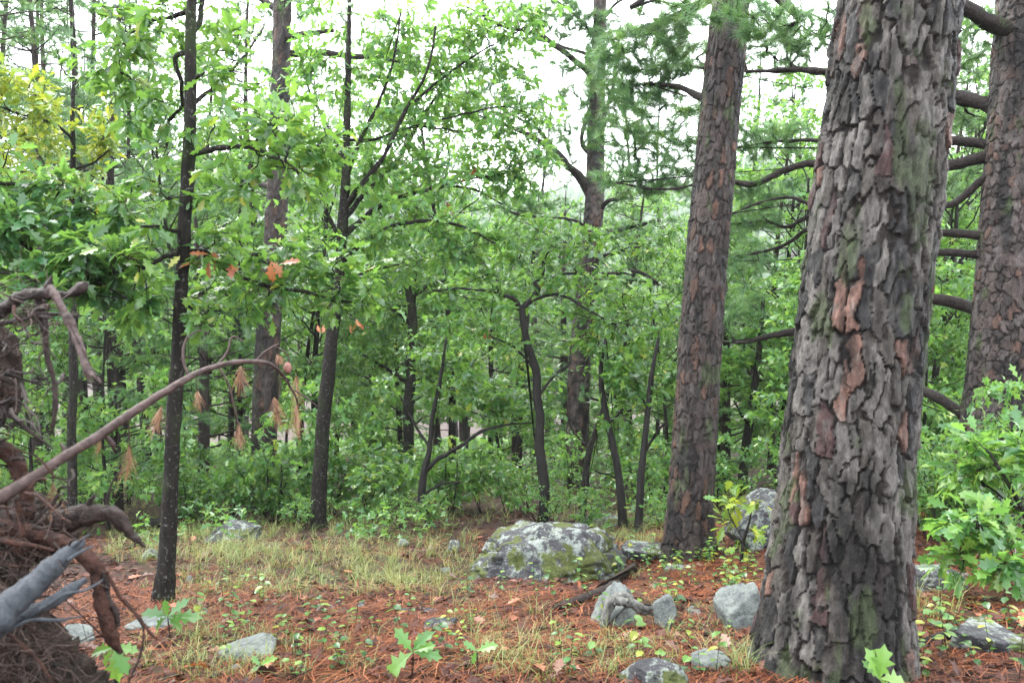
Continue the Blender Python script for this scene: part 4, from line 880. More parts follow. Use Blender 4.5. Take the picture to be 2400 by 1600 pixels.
# leafy oak sprouts in front of the right-hand pine: leaves as single parts
oak('oak_sapling', 'leafy bright green oak sapling in front of the thick pinkish pine', [(2470, 1400, 22), (2440, 1300, 18), (2400, 1200, 14), (2350, 1110, 10), (2320, 1060, 6)],
    [(-0.3, (2440, 1300, 10), (2380, 1260, 8), (2300, 1240, 5)), (0.3, (2400, 1200, 10), (2330, 1150, 7), (2250, 1100, 5)), (-0.4, (2450, 1330, 9), (2400, 1340, 7), (2320, 1330, 4)), (0.2, (2390, 1180, 8), (2430, 1100, 6), (2440, 1040, 4))],
    [(2330, 1050, 90, 46, 26, 0.2), (2260, 1090, 70, 46, 18, 0.3), (2370, 1120, 70, 50, 18, 0), (2300, 1230, 90, 40, 24, -0.2), (2370, 1300, 80, 46, 24, -0.3), (2260, 1310, 80, 36, 18, -0.2), (2430, 1060, 60, 60, 16, 0), (2370, 1210, 60, 40, 10, -0.1)],
    d=4.7, leaf='leaf_light', per=8, size=0.11, pick=300, seed=41, wide=1.2, more=0.85, up=0, cat='sapling', twigmat='twig')
oak('oak_sapling', 'yellow-green oak sapling in front of the grey boulder beside the reddish pine', [(1735, 1320, 9), (1745, 1260, 8), (1758, 1215, 6), (1762, 1180, 4)],
    [(0.1, (1742, 1270, 5), (1720, 1230, 4), (1705, 1195, 3))],
    [(1770, 1175, 34, 24, 8, 0), (1720, 1180, 34, 26, 9, 0.2), (1775, 1230, 30, 30, 7, -0.1), (1700, 1220, 20, 30, 5, 0.2), (1740, 1290, 24, 24, 4, 0)],
    leaf='leaf_yellow', per=5, size=0.11, pick=300, seed=42, up=0, cat='sapling')

# ================================================================== ROCKS
import bmesh
ICO = {}
def ico(k):
    if k not in ICO:
        bm = bmesh.new(); bmesh.ops.create_icosphere(bm, subdivisions=k, radius=1)
        ICO[k] = (np.array([v.co[:] for v in bm.verts]), np.array([[v.index for v in f.verts] for f in bm.faces])); bm.free()
    return ICO[k]
def rock(label, c, half, planes=(), seed=0, k=5, mat='rock', rnd=14, rot=0.0, amp=0.05, tilt=(0, 0), name='rock', cat='rock'):
    """c: centre of the base on the ground; half: half sizes; facets from cutting planes"""
    r = np.random.default_rng(seed); Dn, T = ico(k)
    pl = [(np.array(p[:3]) / np.linalg.norm(p[:3]), p[3]) for p in planes]
    for _ in range(rnd):
        pl.append((unit(r.normal(0, 1, 3)), r.uniform(0.62, 1.0)))
    rad = np.full(len(Dn), 1.25)
    for nn, dd in pl:
        cs = Dn @ nn; rad = np.where(cs > 0.05, np.minimum(rad, dd / np.maximum(cs, 0.05)), rad)
    V = Dn * rad[:, None]
    V = V + Dn * (amp * fbm(V * 2.6 + seed, seed, 5) + 0.5 * amp * fbm(V * 8 + seed, seed + 2, 5) - 1.1 * amp * sstep(0.10, 0.0, np.abs(fbm(V * [1.6, 1.6, 3.4] + 2 * seed, seed + 7, 4))))[:, None]
    V = V * np.asarray(half)
    Rm = Matrix.Rotation(rot, 3, 'Z') @ Matrix.Rotation(tilt[0], 3, 'X') @ Matrix.Rotation(tilt[1], 3, 'Y')
    V = V @ np.array(Rm).T
    o = obj(name, mesh(name, V, [T], M[mat]), None, c); return tag(o, label, cat)
def rock_px(label, px, py, wpx, hpx, depth_m, sink=0.35, **kw):
    """rock whose base middle is seen at (px, py), wpx wide and hpx high in the photograph"""
    d = hit(px, py); s = d / F_PX; h = hpx * s; sink = min(0.55, sink + 0.06)
    p = at(px, py, d + depth_m * 0.4); z = gz(p[0], p[1])
    hz = h / (2 - 2 * sink) if sink < 1 else h
    return rock(label, (p[0], p[1], z - 2 * hz * sink + hz), (wpx * s / 2 / 0.92, depth_m / 2, hz), **kw)

d = hit(1270, 1362); c = at(1270, 1362, d + 0.33); s = d / F_PX
rock('big grey boulder with lichen and a band of moss below the crooked black sapling', (c[0], c[1], gz(c[0], c[1]) + 0.02), (226 * s, 0.40, 0.46),
     planes=[(-0.75, -0.1, 0.62, 0.66), (0.10, 0.1, 1, 0.78), (-0.1, -0.9, 0.48, 0.72), (0.9, -0.1, 0.35, 0.83), (0.35, -0.93, 0.1, 0.86), (0.72, -0.3, 0.65, 0.88)], seed=4, k=6, rnd=6, amp=0.12, mat='rock_mossy')
rock_px('low dark grey rock ledge between the boulder and the reddish pine', 1500, 1318, 120, 44, 0.45, seed=5, sink=0.4, planes=[(0, 0, 1, 0.6)])
rock_px('rounded grey boulder with lichen behind the slender dark oak', 548, 1268, 118, 52, 0.5, seed=6, sink=0.35, planes=[(0, -0.2, 1, 0.75)])
rock_px('large lichen-covered boulder behind the yellow-green sapling', 1790, 1290, 190, 118, 0.8, seed=7, sink=0.3, planes=[(-0.7, -0.1, 0.7, 0.75)], k=6)
rock_px('pale blocky rock standing beside the huge pine trunk', 1737, 1478, 108, 104, 0.26, seed=8, sink=0.2, mat='rock_pale', planes=[(-0.5, -0.2, 0.8, 0.72), (0.95, 0, 0.2, 0.75), (0, -1, 0.3, 0.8)], rnd=6)
rock_px('leaning pale rock under the twisted dead stump', 1435, 1468, 92, 84, 0.24, seed=9, sink=0.25, mat='rock_pale', planes=[(-0.75, -0.2, 0.6, 0.5)], rnd=7)
rock_px('narrow upright pale stone between the stump and the blocky rock', 1556, 1478, 44, 76, 0.14, seed=10, sink=0.2, mat='rock_pale')
rock_px('flat layered grey stone sunk in the needles below the boulder', 1022, 1478, 86, 44, 0.22, seed=11, sink=0.45, planes=[(0, 0, 1, 0.5)], rnd=9)
rock_px('thin flat stone slab in the needles left of the layered stone', 985, 1442, 80, 18, 0.16, seed=12, sink=0.5, planes=[(0, 0, 1, 0.5)])
rock_px('flat lichen-speckled stone at the foot of the slender dark oak', 365, 1480, 130, 40, 0.32, seed=13, sink=0.45, mat='rock_pale', planes=[(0, 0, 1, 0.6)])
rock_px('pale lichen-covered stone half sunk in needles behind a tiny seedling', 592, 1545, 118, 50, 0.2, seed=14, sink=0.4, mat='rock_pale', planes=[(-0.4, 0, 1, 0.6)])
rock_px('dark stone with a pale lichen crest, in front of the ridged pale stone', 1545, 1622, 150, 66, 0.26, seed=15, sink=0.3, planes=[(-0.35, -0.1, 1, 0.7), (0, -1, 0.4, 0.7)])
rock_px('ridged pale stone poking out of the needles near the huge pine', 1668, 1570, 116, 46, 0.2, seed=16, sink=0.4, mat='rock_pale', planes=[(-0.35, 0, 1, 0.6)])
rock_px('broad flat grey stone near the orange leaf, beyond the huge pine', 2330, 1545, 190, 66, 0.36, seed=17, sink=0.4, planes=[(0.1, 0, 1, 0.6)])
rock_px('low grey ledge rock under the leafy bright green sapling', 2190, 1392, 150, 62, 0.4, seed=18, sink=0.35, planes=[(0, 0, 1, 0.55), (0, -1, 0.2, 0.8)])
rock_px('small upright grey stone in the grass left of the boulder', 1062, 1296, 34, 30, 0.12, seed=19, sink=0.2)
rock_px('small round pale stone in the grass', 942, 1282, 26, 16, 0.12, seed=20, sink=0.3, mat='rock_pale')
rock_px('flat grey rock slab lying behind the boulder among grasses', 1418, 1232, 74, 28, 0.4, seed=22, sink=0.4, planes=[(0, 0, 1, 0.5)])
rock_px('pale low stone strip in the needles in front of the reddish pine', 1590, 1338, 70, 18, 0.15, seed=24, sink=0.45, mat='rock_pale')
rock_px('small grey rock in dry grass beside the slender dark oak', 357, 1312, 34, 22, 0.15, seed=25, sink=0.35)
rock_px('pale stone next to the uprooted root plate', 180, 1520, 90, 40, 0.22, seed=26, sink=0.4, mat='rock_pale')
SPOT = [((1270, 1362), 'the big boulder'), ((1737, 1478), 'the pale blocky rock'), ((1435, 1468), 'the twisted dead stump'), ((1556, 1478), 'the narrow upright stone'), ((1022, 1478), 'the flat layered stone'), ((592, 1545), 'the half sunk pale stone'), ((1545, 1620), 'the dark stone with lichen crest'),
        ((1668, 1570), 'the ridged pale stone'), ((2330, 1545), 'the broad flat stone'), ((2190, 1392), 'the low ledge rock'), ((1613, 1300), 'the foot of the reddish pine'), ((1946, 1640), 'the foot of the huge pine'), ((378, 1412), 'the foot of the slender oak'), ((962, 1592), 'the oak seedling with a drooping leaf'), ((1240, 1575), 'the dark red leaf'), ((800, 1400), 'the open grass edge')]
SPOT = [(at(*q, hit(*q)), n_) for q, n_ in SPOT]
def near(p): return min(SPOT, key=lambda q: (q[0][0] - p[0]) ** 2 + (q[0][1] - p[1]) ** 2)[1]
r = np.random.default_rng(31)
for k in range(34):                                   # small stones strewn in the litter
    px, py = r.uniform(420, 2350), r.uniform(1330, 1590)
    if 1740 < px < 2140 or (1080 < px < 1480 and py < 1400): continue
    o = rock_px('small stone half sunk in the needle litter', px, py, r.uniform(14, 34), r.uniform(6, 13), 0.06, seed=300 + k, sink=0.45, k=3, mat='rock_pale' if k % 3 else 'rock', name='stone', cat='stone')
    o['group'] = 'small stones in the litter'; o['label'] = f'small stone half sunk in needle litter near {near(o.location)}'

# twisted dead stump piece and sticks
d = hit(1440, 1470)
off = at(1430, 1475, d - 0.05); st = thing('dead_stump', 'twisted silvery dead wood arched over the leaning pale rock', 'dead wood', off)
for pts in [[(1412, 1478, 18), (1420, 1440, 24), (1432, 1410, 26), (1455, 1398, 26), (1480, 1402, 20)], [(1440, 1408, 20), (1475, 1412, 22), (1510, 1424, 18), (1552, 1420, 10)], [(1470, 1404, 14), (1500, 1432, 12), (1530, 1438, 6)]]:
    q = smooth_path(px_line(pts, d - 0.06, 0.05), 26); tb = Tubes(); tb.add(q[:, :3], q[:, 3], 12, rough=0.011, seed=9); tb.build('wood_strand', M['silver_wood'], st, off)
def stick(label, pts, mat, sides=10, rough=0.006, dds=None, lift=0.02):
    P = []
    for (x, y, w_) in pts:
        dd = hit(x, y); q = at(x, y, dd); q[2] += 0.35 * w_ * dd / F_PX + lift * 0.2; P.append((*q, 0.5 * w_ * dd / F_PX))
    P = np.array(P); off = P[0, :3].copy(); q = smooth_path(P, 40); tb = Tubes(); tb.add(q[:, :3], q[:, 3], sides, rough=rough, seed=3)
    o = tb.build('fallen_branch', M[mat], None, off); o.location = off; return tag(o, label, 'branch')
stick('dark wet fallen stick leaning up towards the boulder', [(1298, 1430, 14), (1350, 1416, 20), (1400, 1398, 22), (1440, 1372, 23), (1488, 1335, 20)], 'root')
stick('dark broken branch lying beside the broad flat stone', [(2120, 1532, 12), (2160, 1518, 20), (2210, 1502, 24), (2262, 1482, 10)], 'char')
stick('black fallen limb on the ground behind the slender dark oak', [(300, 1246, 14), (360, 1236, 24), (410, 1222, 20), (470, 1200, 12)], 'char')
stick('thin bare twig lying on the litter near the oak seedling', [(860, 1440, 3), (930, 1425, 5), (990, 1420, 4), (1060, 1400, 3)], 'twig', 6, 0.001)
stick('thin dark twig lying in the grass in front of the boulder', [(1110, 1390, 3), (1075, 1420, 4), (1055, 1440, 4)], 'twig', 6, 0.001)

# ================================================================== UPROOTED TREE at the left
off = np.array([*at(40, 1500, 2.2)[:2], 0]); off[2] = gz(off[0], off[1])
rp = thing('root_plate', 'upturned root plate of a fallen tree with tangled roots and dark soil', 'root plate', off)
def clod(c, half, seed, amp=0.28):
    Dn, T = ico(6); V = Dn * half; V = V * (1 + amp * 1.2 * fbm(V * 9 + seed, seed, 5) + 0.30 * fbm(V * 38, seed + 1, 4))[:, None]
    obj('soil_clod', mesh('soil_clod', V + np.asarray(c) - off, [T], M['soil']), rp)
clod(at(-60, 1400, 2.4), (0.13, 0.18, 0.22), 1); clod(at(20, 1250, 2.45), (0.14, 0.2, 0.10), 2); clod(at(-10, 880, 2.4), (0.062, 0.09, 0.13), 3, 0.35); clod(at(60, 1580, 2.35), (0.10, 0.18, 0.17), 4); clod(at(-210, 1200, 2.5), (0.16, 0.25, 0.55), 5)
clod(at(10, 1760, 2.3), (0.26, 0.3, 0.26), 6)
def root_(pts, mat, d0=2.2, dd=0.0, rough=0.4, sides=14, name='root', thin=0.8):
    q = smooth_path(px_line(pts, d0, dd), 80); q[:, 3] *= thin * (1 + 0.25 * vnoise(q[:, :3] * 40, 77)); tb = Tubes(); q[:, :3] += np.column_stack([vnoise(q[:, :3] * 14 + k, 70 + k) for k in range(3)]) * 0.006
    tb.add(q[:, :3], q[:, 3], sides, rough=float(np.median(q[:, 3])) * rough, seed=int(abs(pts[0][0]) + pts[0][1])); tb.build(name, M[mat], rp, off)
root_([(-60, 790, 40), (0, 730, 34), (45, 695, 30), (100, 690, 34), (150, 690, 26), (195, 668, 26), (200, 662, 10)], 'root', 2.2)
root_([(100, 690, 14), (112, 665, 14), (120, 645, 6)], 'root', 2.2)
root_([(115, 672, 22), (145, 715, 24), (165, 770, 26), (190, 820, 24), (207, 862, 22), (238, 896, 7)], 'branch_bark', 2.1, -0.1)
root_([(200, 850, 14), (205, 880, 12), (215, 897, 5)], 'branch_bark', 2.05)
root_([(90, 700, 26), (100, 760, 24), (112, 830, 16), (126, 890, 15), (132, 950, 16), (124, 1010, 7)], 'root', 2.25)
root_([(-40, 760, 20), (40, 750, 14), (110, 740, 12), (190, 742, 5)], 'root', 2.3)
root_([(-40, 960, 20), (30, 975, 16), (60, 1000, 12), (100, 1030, 8), (125, 1050, 3)], 'root', 2.3)
root_([(-40, 1030, 60), (15, 1060, 50), (50, 1130, 46), (60, 1200, 40), (40, 1300, 30)], 'root_red', 2.3)
root_([(-30, 1200, 60), (60, 1225, 62), (150, 1222, 66), (220, 1202, 56), (262, 1200, 44), (290, 1230, 32), (310, 1258, 18), (340, 1280, 5)], 'root', 2.35, rough=0.35, sides=18, thin=0.9)
root_([(200, 1195, 18), (212, 1170, 14), (226, 1160, 8)], 'root', 2.35); root_([(248, 1180, 9), (265, 1130, 7), (285, 1100, 4)], 'root', 2.4)
root_([(-30, 1230, 60), (60, 1245, 56), (130, 1265, 50), (190, 1295, 46), (225, 1330, 44), (235, 1390, 44), (250, 1450, 44), (272, 1510, 30), (285, 1530, 10)], 'root_red', 2.25, rough=0.4, sides=18, thin=0.75)
root_([(225, 1330, 24), (246, 1350, 22), (254, 1400, 16), (276, 1440, 14), (283, 1470, 8)], 'root', 2.25)
root_([(-60, 1290, 20), (20, 1265, 16), (70, 1275, 14), (130, 1290, 8)], 'root_red', 2.1)
root_([(40, 1170, 16), (45, 1210, 18), (52, 1250, 12)], 'root_red', 2.15); root_([(20, 1480, 8), (60, 1520, 12), (110, 1570, 9), (150, 1640, 6)], 'root_red', 2.0)
root_([(-40, 1480, 86), (20, 1420, 76), (80, 1365, 62), (130, 1322, 52), (175, 1285, 40), (202, 1266, 10)], 'grey_wood', 1.95, 0.12, rough=0.14, sides=20, name='broken_grey_limb', thin=0.9)
root_([(30, 1450, 40), (90, 1420, 36), (150, 1390, 34), (205, 1362, 20)], 'grey_wood', 2.05, 0.1, rough=0.15, name='grey_splinter')
root_([(150, 1300, 20), (185, 1272, 12), (215, 1248, 3)], 'grey_wood', 2.03, 0.02, rough=0.3, name='grey_splinter')
root_([(160, 1312, 16), (195, 1290, 9), (222, 1276, 3)], 'grey_wood', 2.02, 0.02, rough=0.3, name='grey_splinter')
root_([(90, 1425, 12), (150, 1390, 12), (205, 1378, 8), (244, 1355, 4)], 'grey_wood', 1.98, 0.05, name='grey_splinter')
root_([(10, 1480, 12), (70, 1452, 10), (140, 1448, 8), (190, 1440, 4)], 'grey_wood', 1.98, 0.05, name='grey_splinter')
root_([(250, 1340, 10), (275, 1390, 10), (310, 1430, 11), (345, 1475, 9), (370, 1500, 4)], 'root_red', 2.2); root_([(318, 1440, 5), (336, 1475, 6), (325, 1540, 6), (300, 1600, 5)], 'root', 2.2)
r = np.random.default_rng(44)
for k in range(130):
    x0, y0 = r.uniform(-30, 170), r.uniform(700, 1600)
    if 1060 > y0 > 900: x0 = r.uniform(-40, 40)
    if y0 < 800: x0 = r.uniform(-20, 130)
    if 1330 < y0: x0 = r.uniform(-30, 140)
    a_ = r.uniform(0, 6.28); L = r.uniform(40, 130); q = [(x0, y0)]
    for s in range(4): a_ += r.normal(0, 0.6); q.append((q[-1][0] + L / 4 * math.cos(a_), q[-1][1] + L / 4 * (math.sin(a_) * 0.7 + 0.35)))
    w0 = r.uniform(3, 14) ; root_([(x, y, w0 * (1 - 0.18 * i)) for i, (x, y) in enumerate(q)], r.choice(['root', 'root', 'root_red', 'twig', 'root']), r.uniform(2.05, 2.45), r.uniform(-0.15, 0.15), 0.3, 7)

P = []; Q = []
for (c, h, n_) in [((0, 1420, 2.2), (150, 170, 0.16), 260), ((20, 1240, 2.3), (170, 50, 0.15), 130), ((-5, 870, 2.3), (60, 150, 0.1), 130), ((70, 720, 2.25), (90, 50, 0.1), 70), ((90, 1560, 2.15), (90, 110, 0.15), 130)]:
    for _ in range(n_):
        v = unit(r.normal(0, 1, 3)) * r.random() ** 0.4; p = at(c[0] + v[0] * h[0], c[1] + v[1] * h[1], c[2] + v[2] * h[2]); q = [p]; dv = unit(r.normal(0, 1, 3) + [0, 0, -0.5])
        for s_ in range(4): dv = unit(dv + r.normal(0, 0.35, 3)); q.append(q[-1] + dv * r.uniform(0.015, 0.05))
        q = np.array(q); sd = unit(r.normal(0, 1, 3)) * r.uniform(0.0006, 0.0018); i0 = len(P) * 10
        P.append(np.stack([q - sd, q + sd], 1).reshape(-1, 3)); Q += [[i0 + 2 * k, i0 + 2 * k + 1, i0 + 2 * k + 3, i0 + 2 * k + 2] for k in range(4)]
stuff(obj('root_fibre', mesh('root_fibre', np.concatenate(P) - off, [np.array(Q)], M['root_fibre'], smooth=False), rp))

# long bare branch with hanging dead needles, sticking out of the root plate
off = at(-20, 1175, 2.1); br = thing('fallen_branch', 'long bare pine branch with hanging brown needle clusters, in front of the root plate', 'branch', off)
def seg(pts, d0, dd, name='stem', mat='branch_bark', sides=10, rough=0.08):
    q = smooth_path(px_line(pts, d0, dd), 60); q[:, 3] *= 0.8; q[:, :3] += np.column_stack([vnoise(q[:, :3] * 11 + k, 90 + k) for k in range(3)]) * 0.005
    tb = Tubes(); tb.add(q[:, :3], q[:, 3], sides, rough=float(np.median(q[:, 3])) * rough * 3, seed=8); tb.build(name, M[mat], br, off); return q
main = seg([(-30, 1180, 42), (60, 1130, 34), (140, 1078, 31), (230, 1022, 28), (330, 955, 25), (420, 897, 21), (500, 860, 17), (590, 848, 14), (630, 852, 11), (662, 876, 9), (690, 928, 6), (696, 950, 4)], 2.1, 0.8)
for (pts, d0) in [([(446, 880, 9), (434, 855, 9), (433, 815, 8), (440, 790, 5)], 2.65), ([(512, 855, 8), (530, 825, 7), (545, 790, 5), (570, 800, 4)], 2.7), ([(600, 846, 9), (625, 822, 8), (652, 806, 5)], 2.8), ([(640, 808, 4), (672, 830, 4), (680, 870, 3)], 2.85),
                  ([(512, 858, 7), (535, 895, 6), (548, 950, 6), (558, 995, 4)], 2.7), ([(690, 915, 5), (715, 930, 4), (745, 950, 3)], 2.85), ([(440, 790, 4), (470, 775, 3), (490, 782, 2)], 2.68), ([(150, 1072, 12), (148, 1052, 14), (140, 1040, 8)], 2.3), ([(240, 1018, 10), (262, 1040, 16), (268, 1055, 8)], 2.35),
                  ([(120, 1085, 4), (122, 1120, 4), (124, 1150, 3)], 2.25), ([(300, 975, 4), (302, 1020, 4), (305, 1060, 3)], 2.4), ([(655, 870, 4), (655, 910, 4), (648, 950, 3)], 2.85), ([(460, 880, 3), (462, 905, 3), (463, 925, 2)], 2.65)]:
    seg(pts, d0, 0.02, 'twig', 'branch_bark', 6, 0.05)
r = np.random.default_rng(45)
def broom(x, y0, y1, wpx, d0, n=85):
    P0 = at(x, y0, d0); P1 = at(x + r.uniform(-22, 22), y0 + (y1 - y0) * r.uniform(0.75, 1.2), d0); n = int(n * r.uniform(0.35, 1.3)); L = np.linalg.norm(P1 - P0); V = []; 
    st_ = P0 + (P1 - P0) * (r.random((n, 1)) ** 1.5 * 0.45); rad = wpx * d0 / F_PX * 0.5
    en = st_ + (P1 - P0) * r.uniform(0.4, 0.7, (n, 1)) + unit(r.normal(0, 1, (n, 3))) * rad * 1.25 * r.random((n, 1)) ** 0.6
    sd = unit(np.cross(en - st_, r.normal(0, 1, (n, 3)))) * 0.0007
    V = np.stack([st_ + sd, st_ - sd, en - sd * 0.6, en + sd * 0.6], 1).reshape(-1, 3)
    stuff(obj('needle_cluster', mesh('needle_cluster', V - off, [np.arange(len(V)).reshape(-1, 4)], M['needle_hang'], tint=r.random(n), smooth=False), br))
for a_ in [(562, 858, 920, 40, 2.72), (463, 915, 975, 34, 2.66), (380, 950, 1010, 42, 2.55), (642, 930, 1020, 50, 2.86), (694, 880, 970, 46, 2.88), (696, 940, 1040, 42, 2.88), (305, 1040, 1130, 56, 2.42), (124, 1130, 1232, 70, 2.25), (236, 1020, 1075, 26, 2.35), (560, 990, 1050, 36, 2.72), (648, 830, 860, 20, 2.82)]:
    broom(*a_)
Dn, T = ico(3); cv = Dn * (1 + 0.12 * np.sin(Dn[:, 2] * 22 + 6 * np.arctan2(Dn[:, 1], Dn[:, 0])))[:, None] * [0.013, 0.013, 0.019]
obj('pine_cone', mesh('pine_cone', cv + at(674, 862, 2.86) - off, [T], M['cone']), br)

# ================================================================== FOREST FLOOR: litter, grass, low plants
def floor_pts(n, r, ymax, power=1.0, xlo=-150, xhi=2550):
    dep = 2.0 + (ymax - 2.0) * r.random(n) ** power; px = r.uniform(xlo, xhi, n); x = (px - 1200) / F_PX * dep
    return x, dep, ground(x, dep)
r = np.random.default_rng(51)
x, y, z = floor_pts(95000, r, 9.0, 1.15)
dens = fbm(np.column_stack([x * 1.3, y * 1.3, 0 * x]), 61, 3); grassy = sstep(5.0, 6.4, y + 0.8 * vnoise(np.column_stack([x, y, 0 * x]), 62)) * sstep(1.5, 0.2, x)
keep = (r.random(len(x)) < 0.75 + dens) & (r.random(len(x)) > grassy * 0.8); x, y, z = x[keep], y[keep], z[keep]; n = len(x)
az = r.uniform(0, np.pi, n) * 0.7 + 1.2 * vnoise(np.column_stack([x * 1.6, y * 1.6, 0 * x]), 63); dv = np.column_stack([np.cos(az), np.sin(az), r.normal(0, 0.11, n)])
L = r.uniform(0.08, 0.17, n)[:, None]; p = np.column_stack([x, y, z + r.uniform(0.002, 0.022, n)])
w_ = np.interp(y, [2, 9], [0.0013, 0.0030])[:, None]; sd = np.column_stack([-np.sin(az), np.cos(az), 0 * az]) * w_
bow = np.column_stack([-np.sin(az), np.cos(az), r.normal(0, 0.5, n)]) * (r.normal(0, 0.1, n)[:, None] * L)
a_, c_, e_ = p - dv * L / 2, p + bow, p + dv * L / 2
for q in (a_, c_, e_): q[:, 2] = np.maximum(q[:, 2], ground(q[:, 0], q[:, 1]) + 0.002)
V = np.stack([a_ - sd, a_ + sd, c_ + sd, c_ - sd, e_ + sd * 0.7, e_ - sd * 0.7], 1).reshape(-1, 3); b0 = np.arange(n)[:, None] * 6
o = stuff(obj('needle_litter', mesh('needle_litter', V, [np.concatenate([b0 + [0, 1, 2, 3], b0 + [3, 2, 4, 5]])], M['needle_dead'], tint=np.tile(np.clip(r.normal(0.45, 0.3, n), 0, 1), 2), smooth=False)))
tag(o, 'red-brown fallen pine needles covering the ground', 'needle litter')
# dead leaves in the litter
x, y, z = floor_pts(13000, r, 11, 1.0); n = len(x); az = r.uniform(0, 6.28, n)
o = stuff(obj('leaf_litter', leaves_mesh('leaf_litter', np.column_stack([x, y, z + r.uniform(0.004, 0.02, n)]), np.column_stack([np.cos(az), np.sin(az), r.normal(0, 0.2, n)]), r.uniform(0.03, 0.1, n), 'mid', M['litter_leaf'], r, np.clip(r.normal(0.4, 0.3, n), 0, 1), 0.35)))
tag(o, 'dark and pale dead leaves mixed into the needles', 'leaf litter')
tb = Tubes()
for k in range(420):
    dp = 2.2 + 6.5 * r.random(); x0 = (r.uniform(150, 2500) - 1200) / F_PX * dp; az = r.uniform(0, 6.28); L_ = r.uniform(0.05, 0.3); q = []
    for u in np.linspace(0, 1, 5):
        xx, yy = x0 + L_ * u * math.cos(az) + r.normal(0, 0.004), dp + L_ * u * math.sin(az) + r.normal(0, 0.004); q.append((xx, yy, gz(xx, yy) + 0.012 + r.uniform(0, 0.008)))
    tb.add(np.array(q), np.linspace(r.uniform(0.002, 0.005), 0.0012, 5), 5)
o = stuff(tb.build('twig_litter', M['twig'])); tag(o, 'thin dark dead twigs scattered through the needle litter', 'twigs')
# single fallen leaves that stand out
for k, (px, py, s, ti, lab) in enumerate([(2345, 1470, 0.13, 4, 'bright orange curled oak leaf resting on the litter near the broad flat stone'), (2395, 1480, 0.14, 4, 'brown curled oak leaf beside the bright orange one'), (1355, 1385, 0.10, 3, 'dark red oak leaf on the needles below the boulder'),
        (490, 1580, 0.12, 2, 'large brown curled leaf on the litter beside the pale stone'), (450, 1275, 0.12, 3, 'orange dead leaf spray leaning beside the rounded grey boulder'), (1105, 1270, 0.14, 3, 'orange dead oak leaf in grass left of the boulder'), (1240, 1575, 0.12, 2, 'dark red leaf behind the grass stalk')]):
    d = hit(px, py); p = at(px, py, d); o = bpy.data.objects.new('fallen_leaf', leaf_template('leaf_dead', ti)); C.objects.link(o)
    o.location = (p[0], p[1], gz(p[0], p[1]) + 0.02); o.scale = (s,) * 3; o.rotation_euler = (r.uniform(-0.9, 0.9), r.uniform(-0.7, -0.2), r.uniform(0, 6.28)); tag(o, lab, 'leaf')
for k in range(130):
    px, py = r.uniform(300, 2390), r.uniform(1340, 1595); d = hit(px, py); p = at(px, py, d)
    if 1740 < px < 2130: continue
    o = bpy.data.objects.new('fallen_leaf', leaf_template('leaf_dead', int(r.integers(0, 4)))); C.objects.link(o)
    o.location = (p[0], p[1], gz(p[0], p[1]) + 0.015); o.scale = (r.uniform(0.05, 0.11),) * 3; o.rotation_euler = (r.uniform(-0.6, 0.6), r.uniform(-0.5, 0.2), r.uniform(0, 6.28))
    tag(o, f'brown dead oak leaf lying on needles near {near(p)}', 'leaf', 'dead leaves on the litter')

def grass_mesh(name, x, y, per, hgt, r, tint_mu, lean=0.5, wid=0.0011):
    n = len(x); N_ = n * per; X = np.repeat(x, per) + r.normal(0, 0.02, N_); Y = np.repeat(y, per) + r.normal(0, 0.02, N_); Z = ground(X, Y) - 0.005
    az = r.uniform(0, 6.28, N_); h = np.repeat(hgt, per) * r.uniform(0.5, 1.15, N_); ln = np.abs(r.normal(lean, 0.45, N_)); dx, dy = np.cos(az), np.sin(az)
    w_ = np.maximum(wid, 0.0002 * Y)[:, None] * np.column_stack([-dy, dx, 0 * dx]); rows = []
    for (u, k) in ((0, 1.0), (0.4, 0.9), (0.75, 0.65), (1.0, 0.1)):
        c_ = np.column_stack([X + dx * ln * h * u ** 2, Y + dy * ln * h * u ** 2, Z + h * (u - 0.38 * ln * u ** 2.5)]); rows += [c_ - w_ * k, c_ + w_ * k]
    V = np.stack(rows, 1).reshape(-1, 3); b0 = np.arange(N_)[:, None] * 8
    Q = np.concatenate([b0 + [0, 1, 3, 2], b0 + [2, 3, 5, 4], b0 + [4, 5, 7, 6]])
    return mesh(name, V, [Q], M['grass'], tint=np.tile(np.clip(np.repeat(r.normal(tint_mu, 0.16, n), per) + r.normal(0, 0.12, N_), 0, 1), 3), smooth=False)
r = np.random.default_rng(52); X = []; Y = []; Hg = []
for (n, plo, phi, ylo, yhi, h) in [(430, 430, 1110, 1200, 1400, 0.22), (150, 250, 700, 1240, 1320, 0.24), (110, 300, 1700, 1340, 1590, 0.16), (130, 1380, 1560, 1215, 1300, 0.18), (300, -50, 2450, 1140, 1230, 0.28), (40, 820, 1100, 1330, 1380, 0.2), (12, 1380, 1500, 1520, 1590, 0.2), (8, 1700, 1760, 1540, 1590, 0.22), (9, 2130, 2230, 1420, 1470, 0.3), (30, 400, 700, 1480, 1600, 0.2), (34, 1100, 1320, 1470, 1600, 0.2)]:
    for _ in range(n):
        px, py = r.uniform(plo, phi), r.uniform(ylo, yhi); d = hit(px, py); p = at(px, py, d); X.append(p[0]); Y.append(p[1]); Hg.append(h * r.uniform(0.5, 1.25))
X, Y, Hg = map(np.array, (X, Y, Hg))
o = stuff(obj('grass', grass_mesh('grass', X, Y, 12, Hg * 0.75, r, 0.5, lean=0.9))); tag(o, 'thin green and straw-coloured grass growing on the forest floor', 'grass')
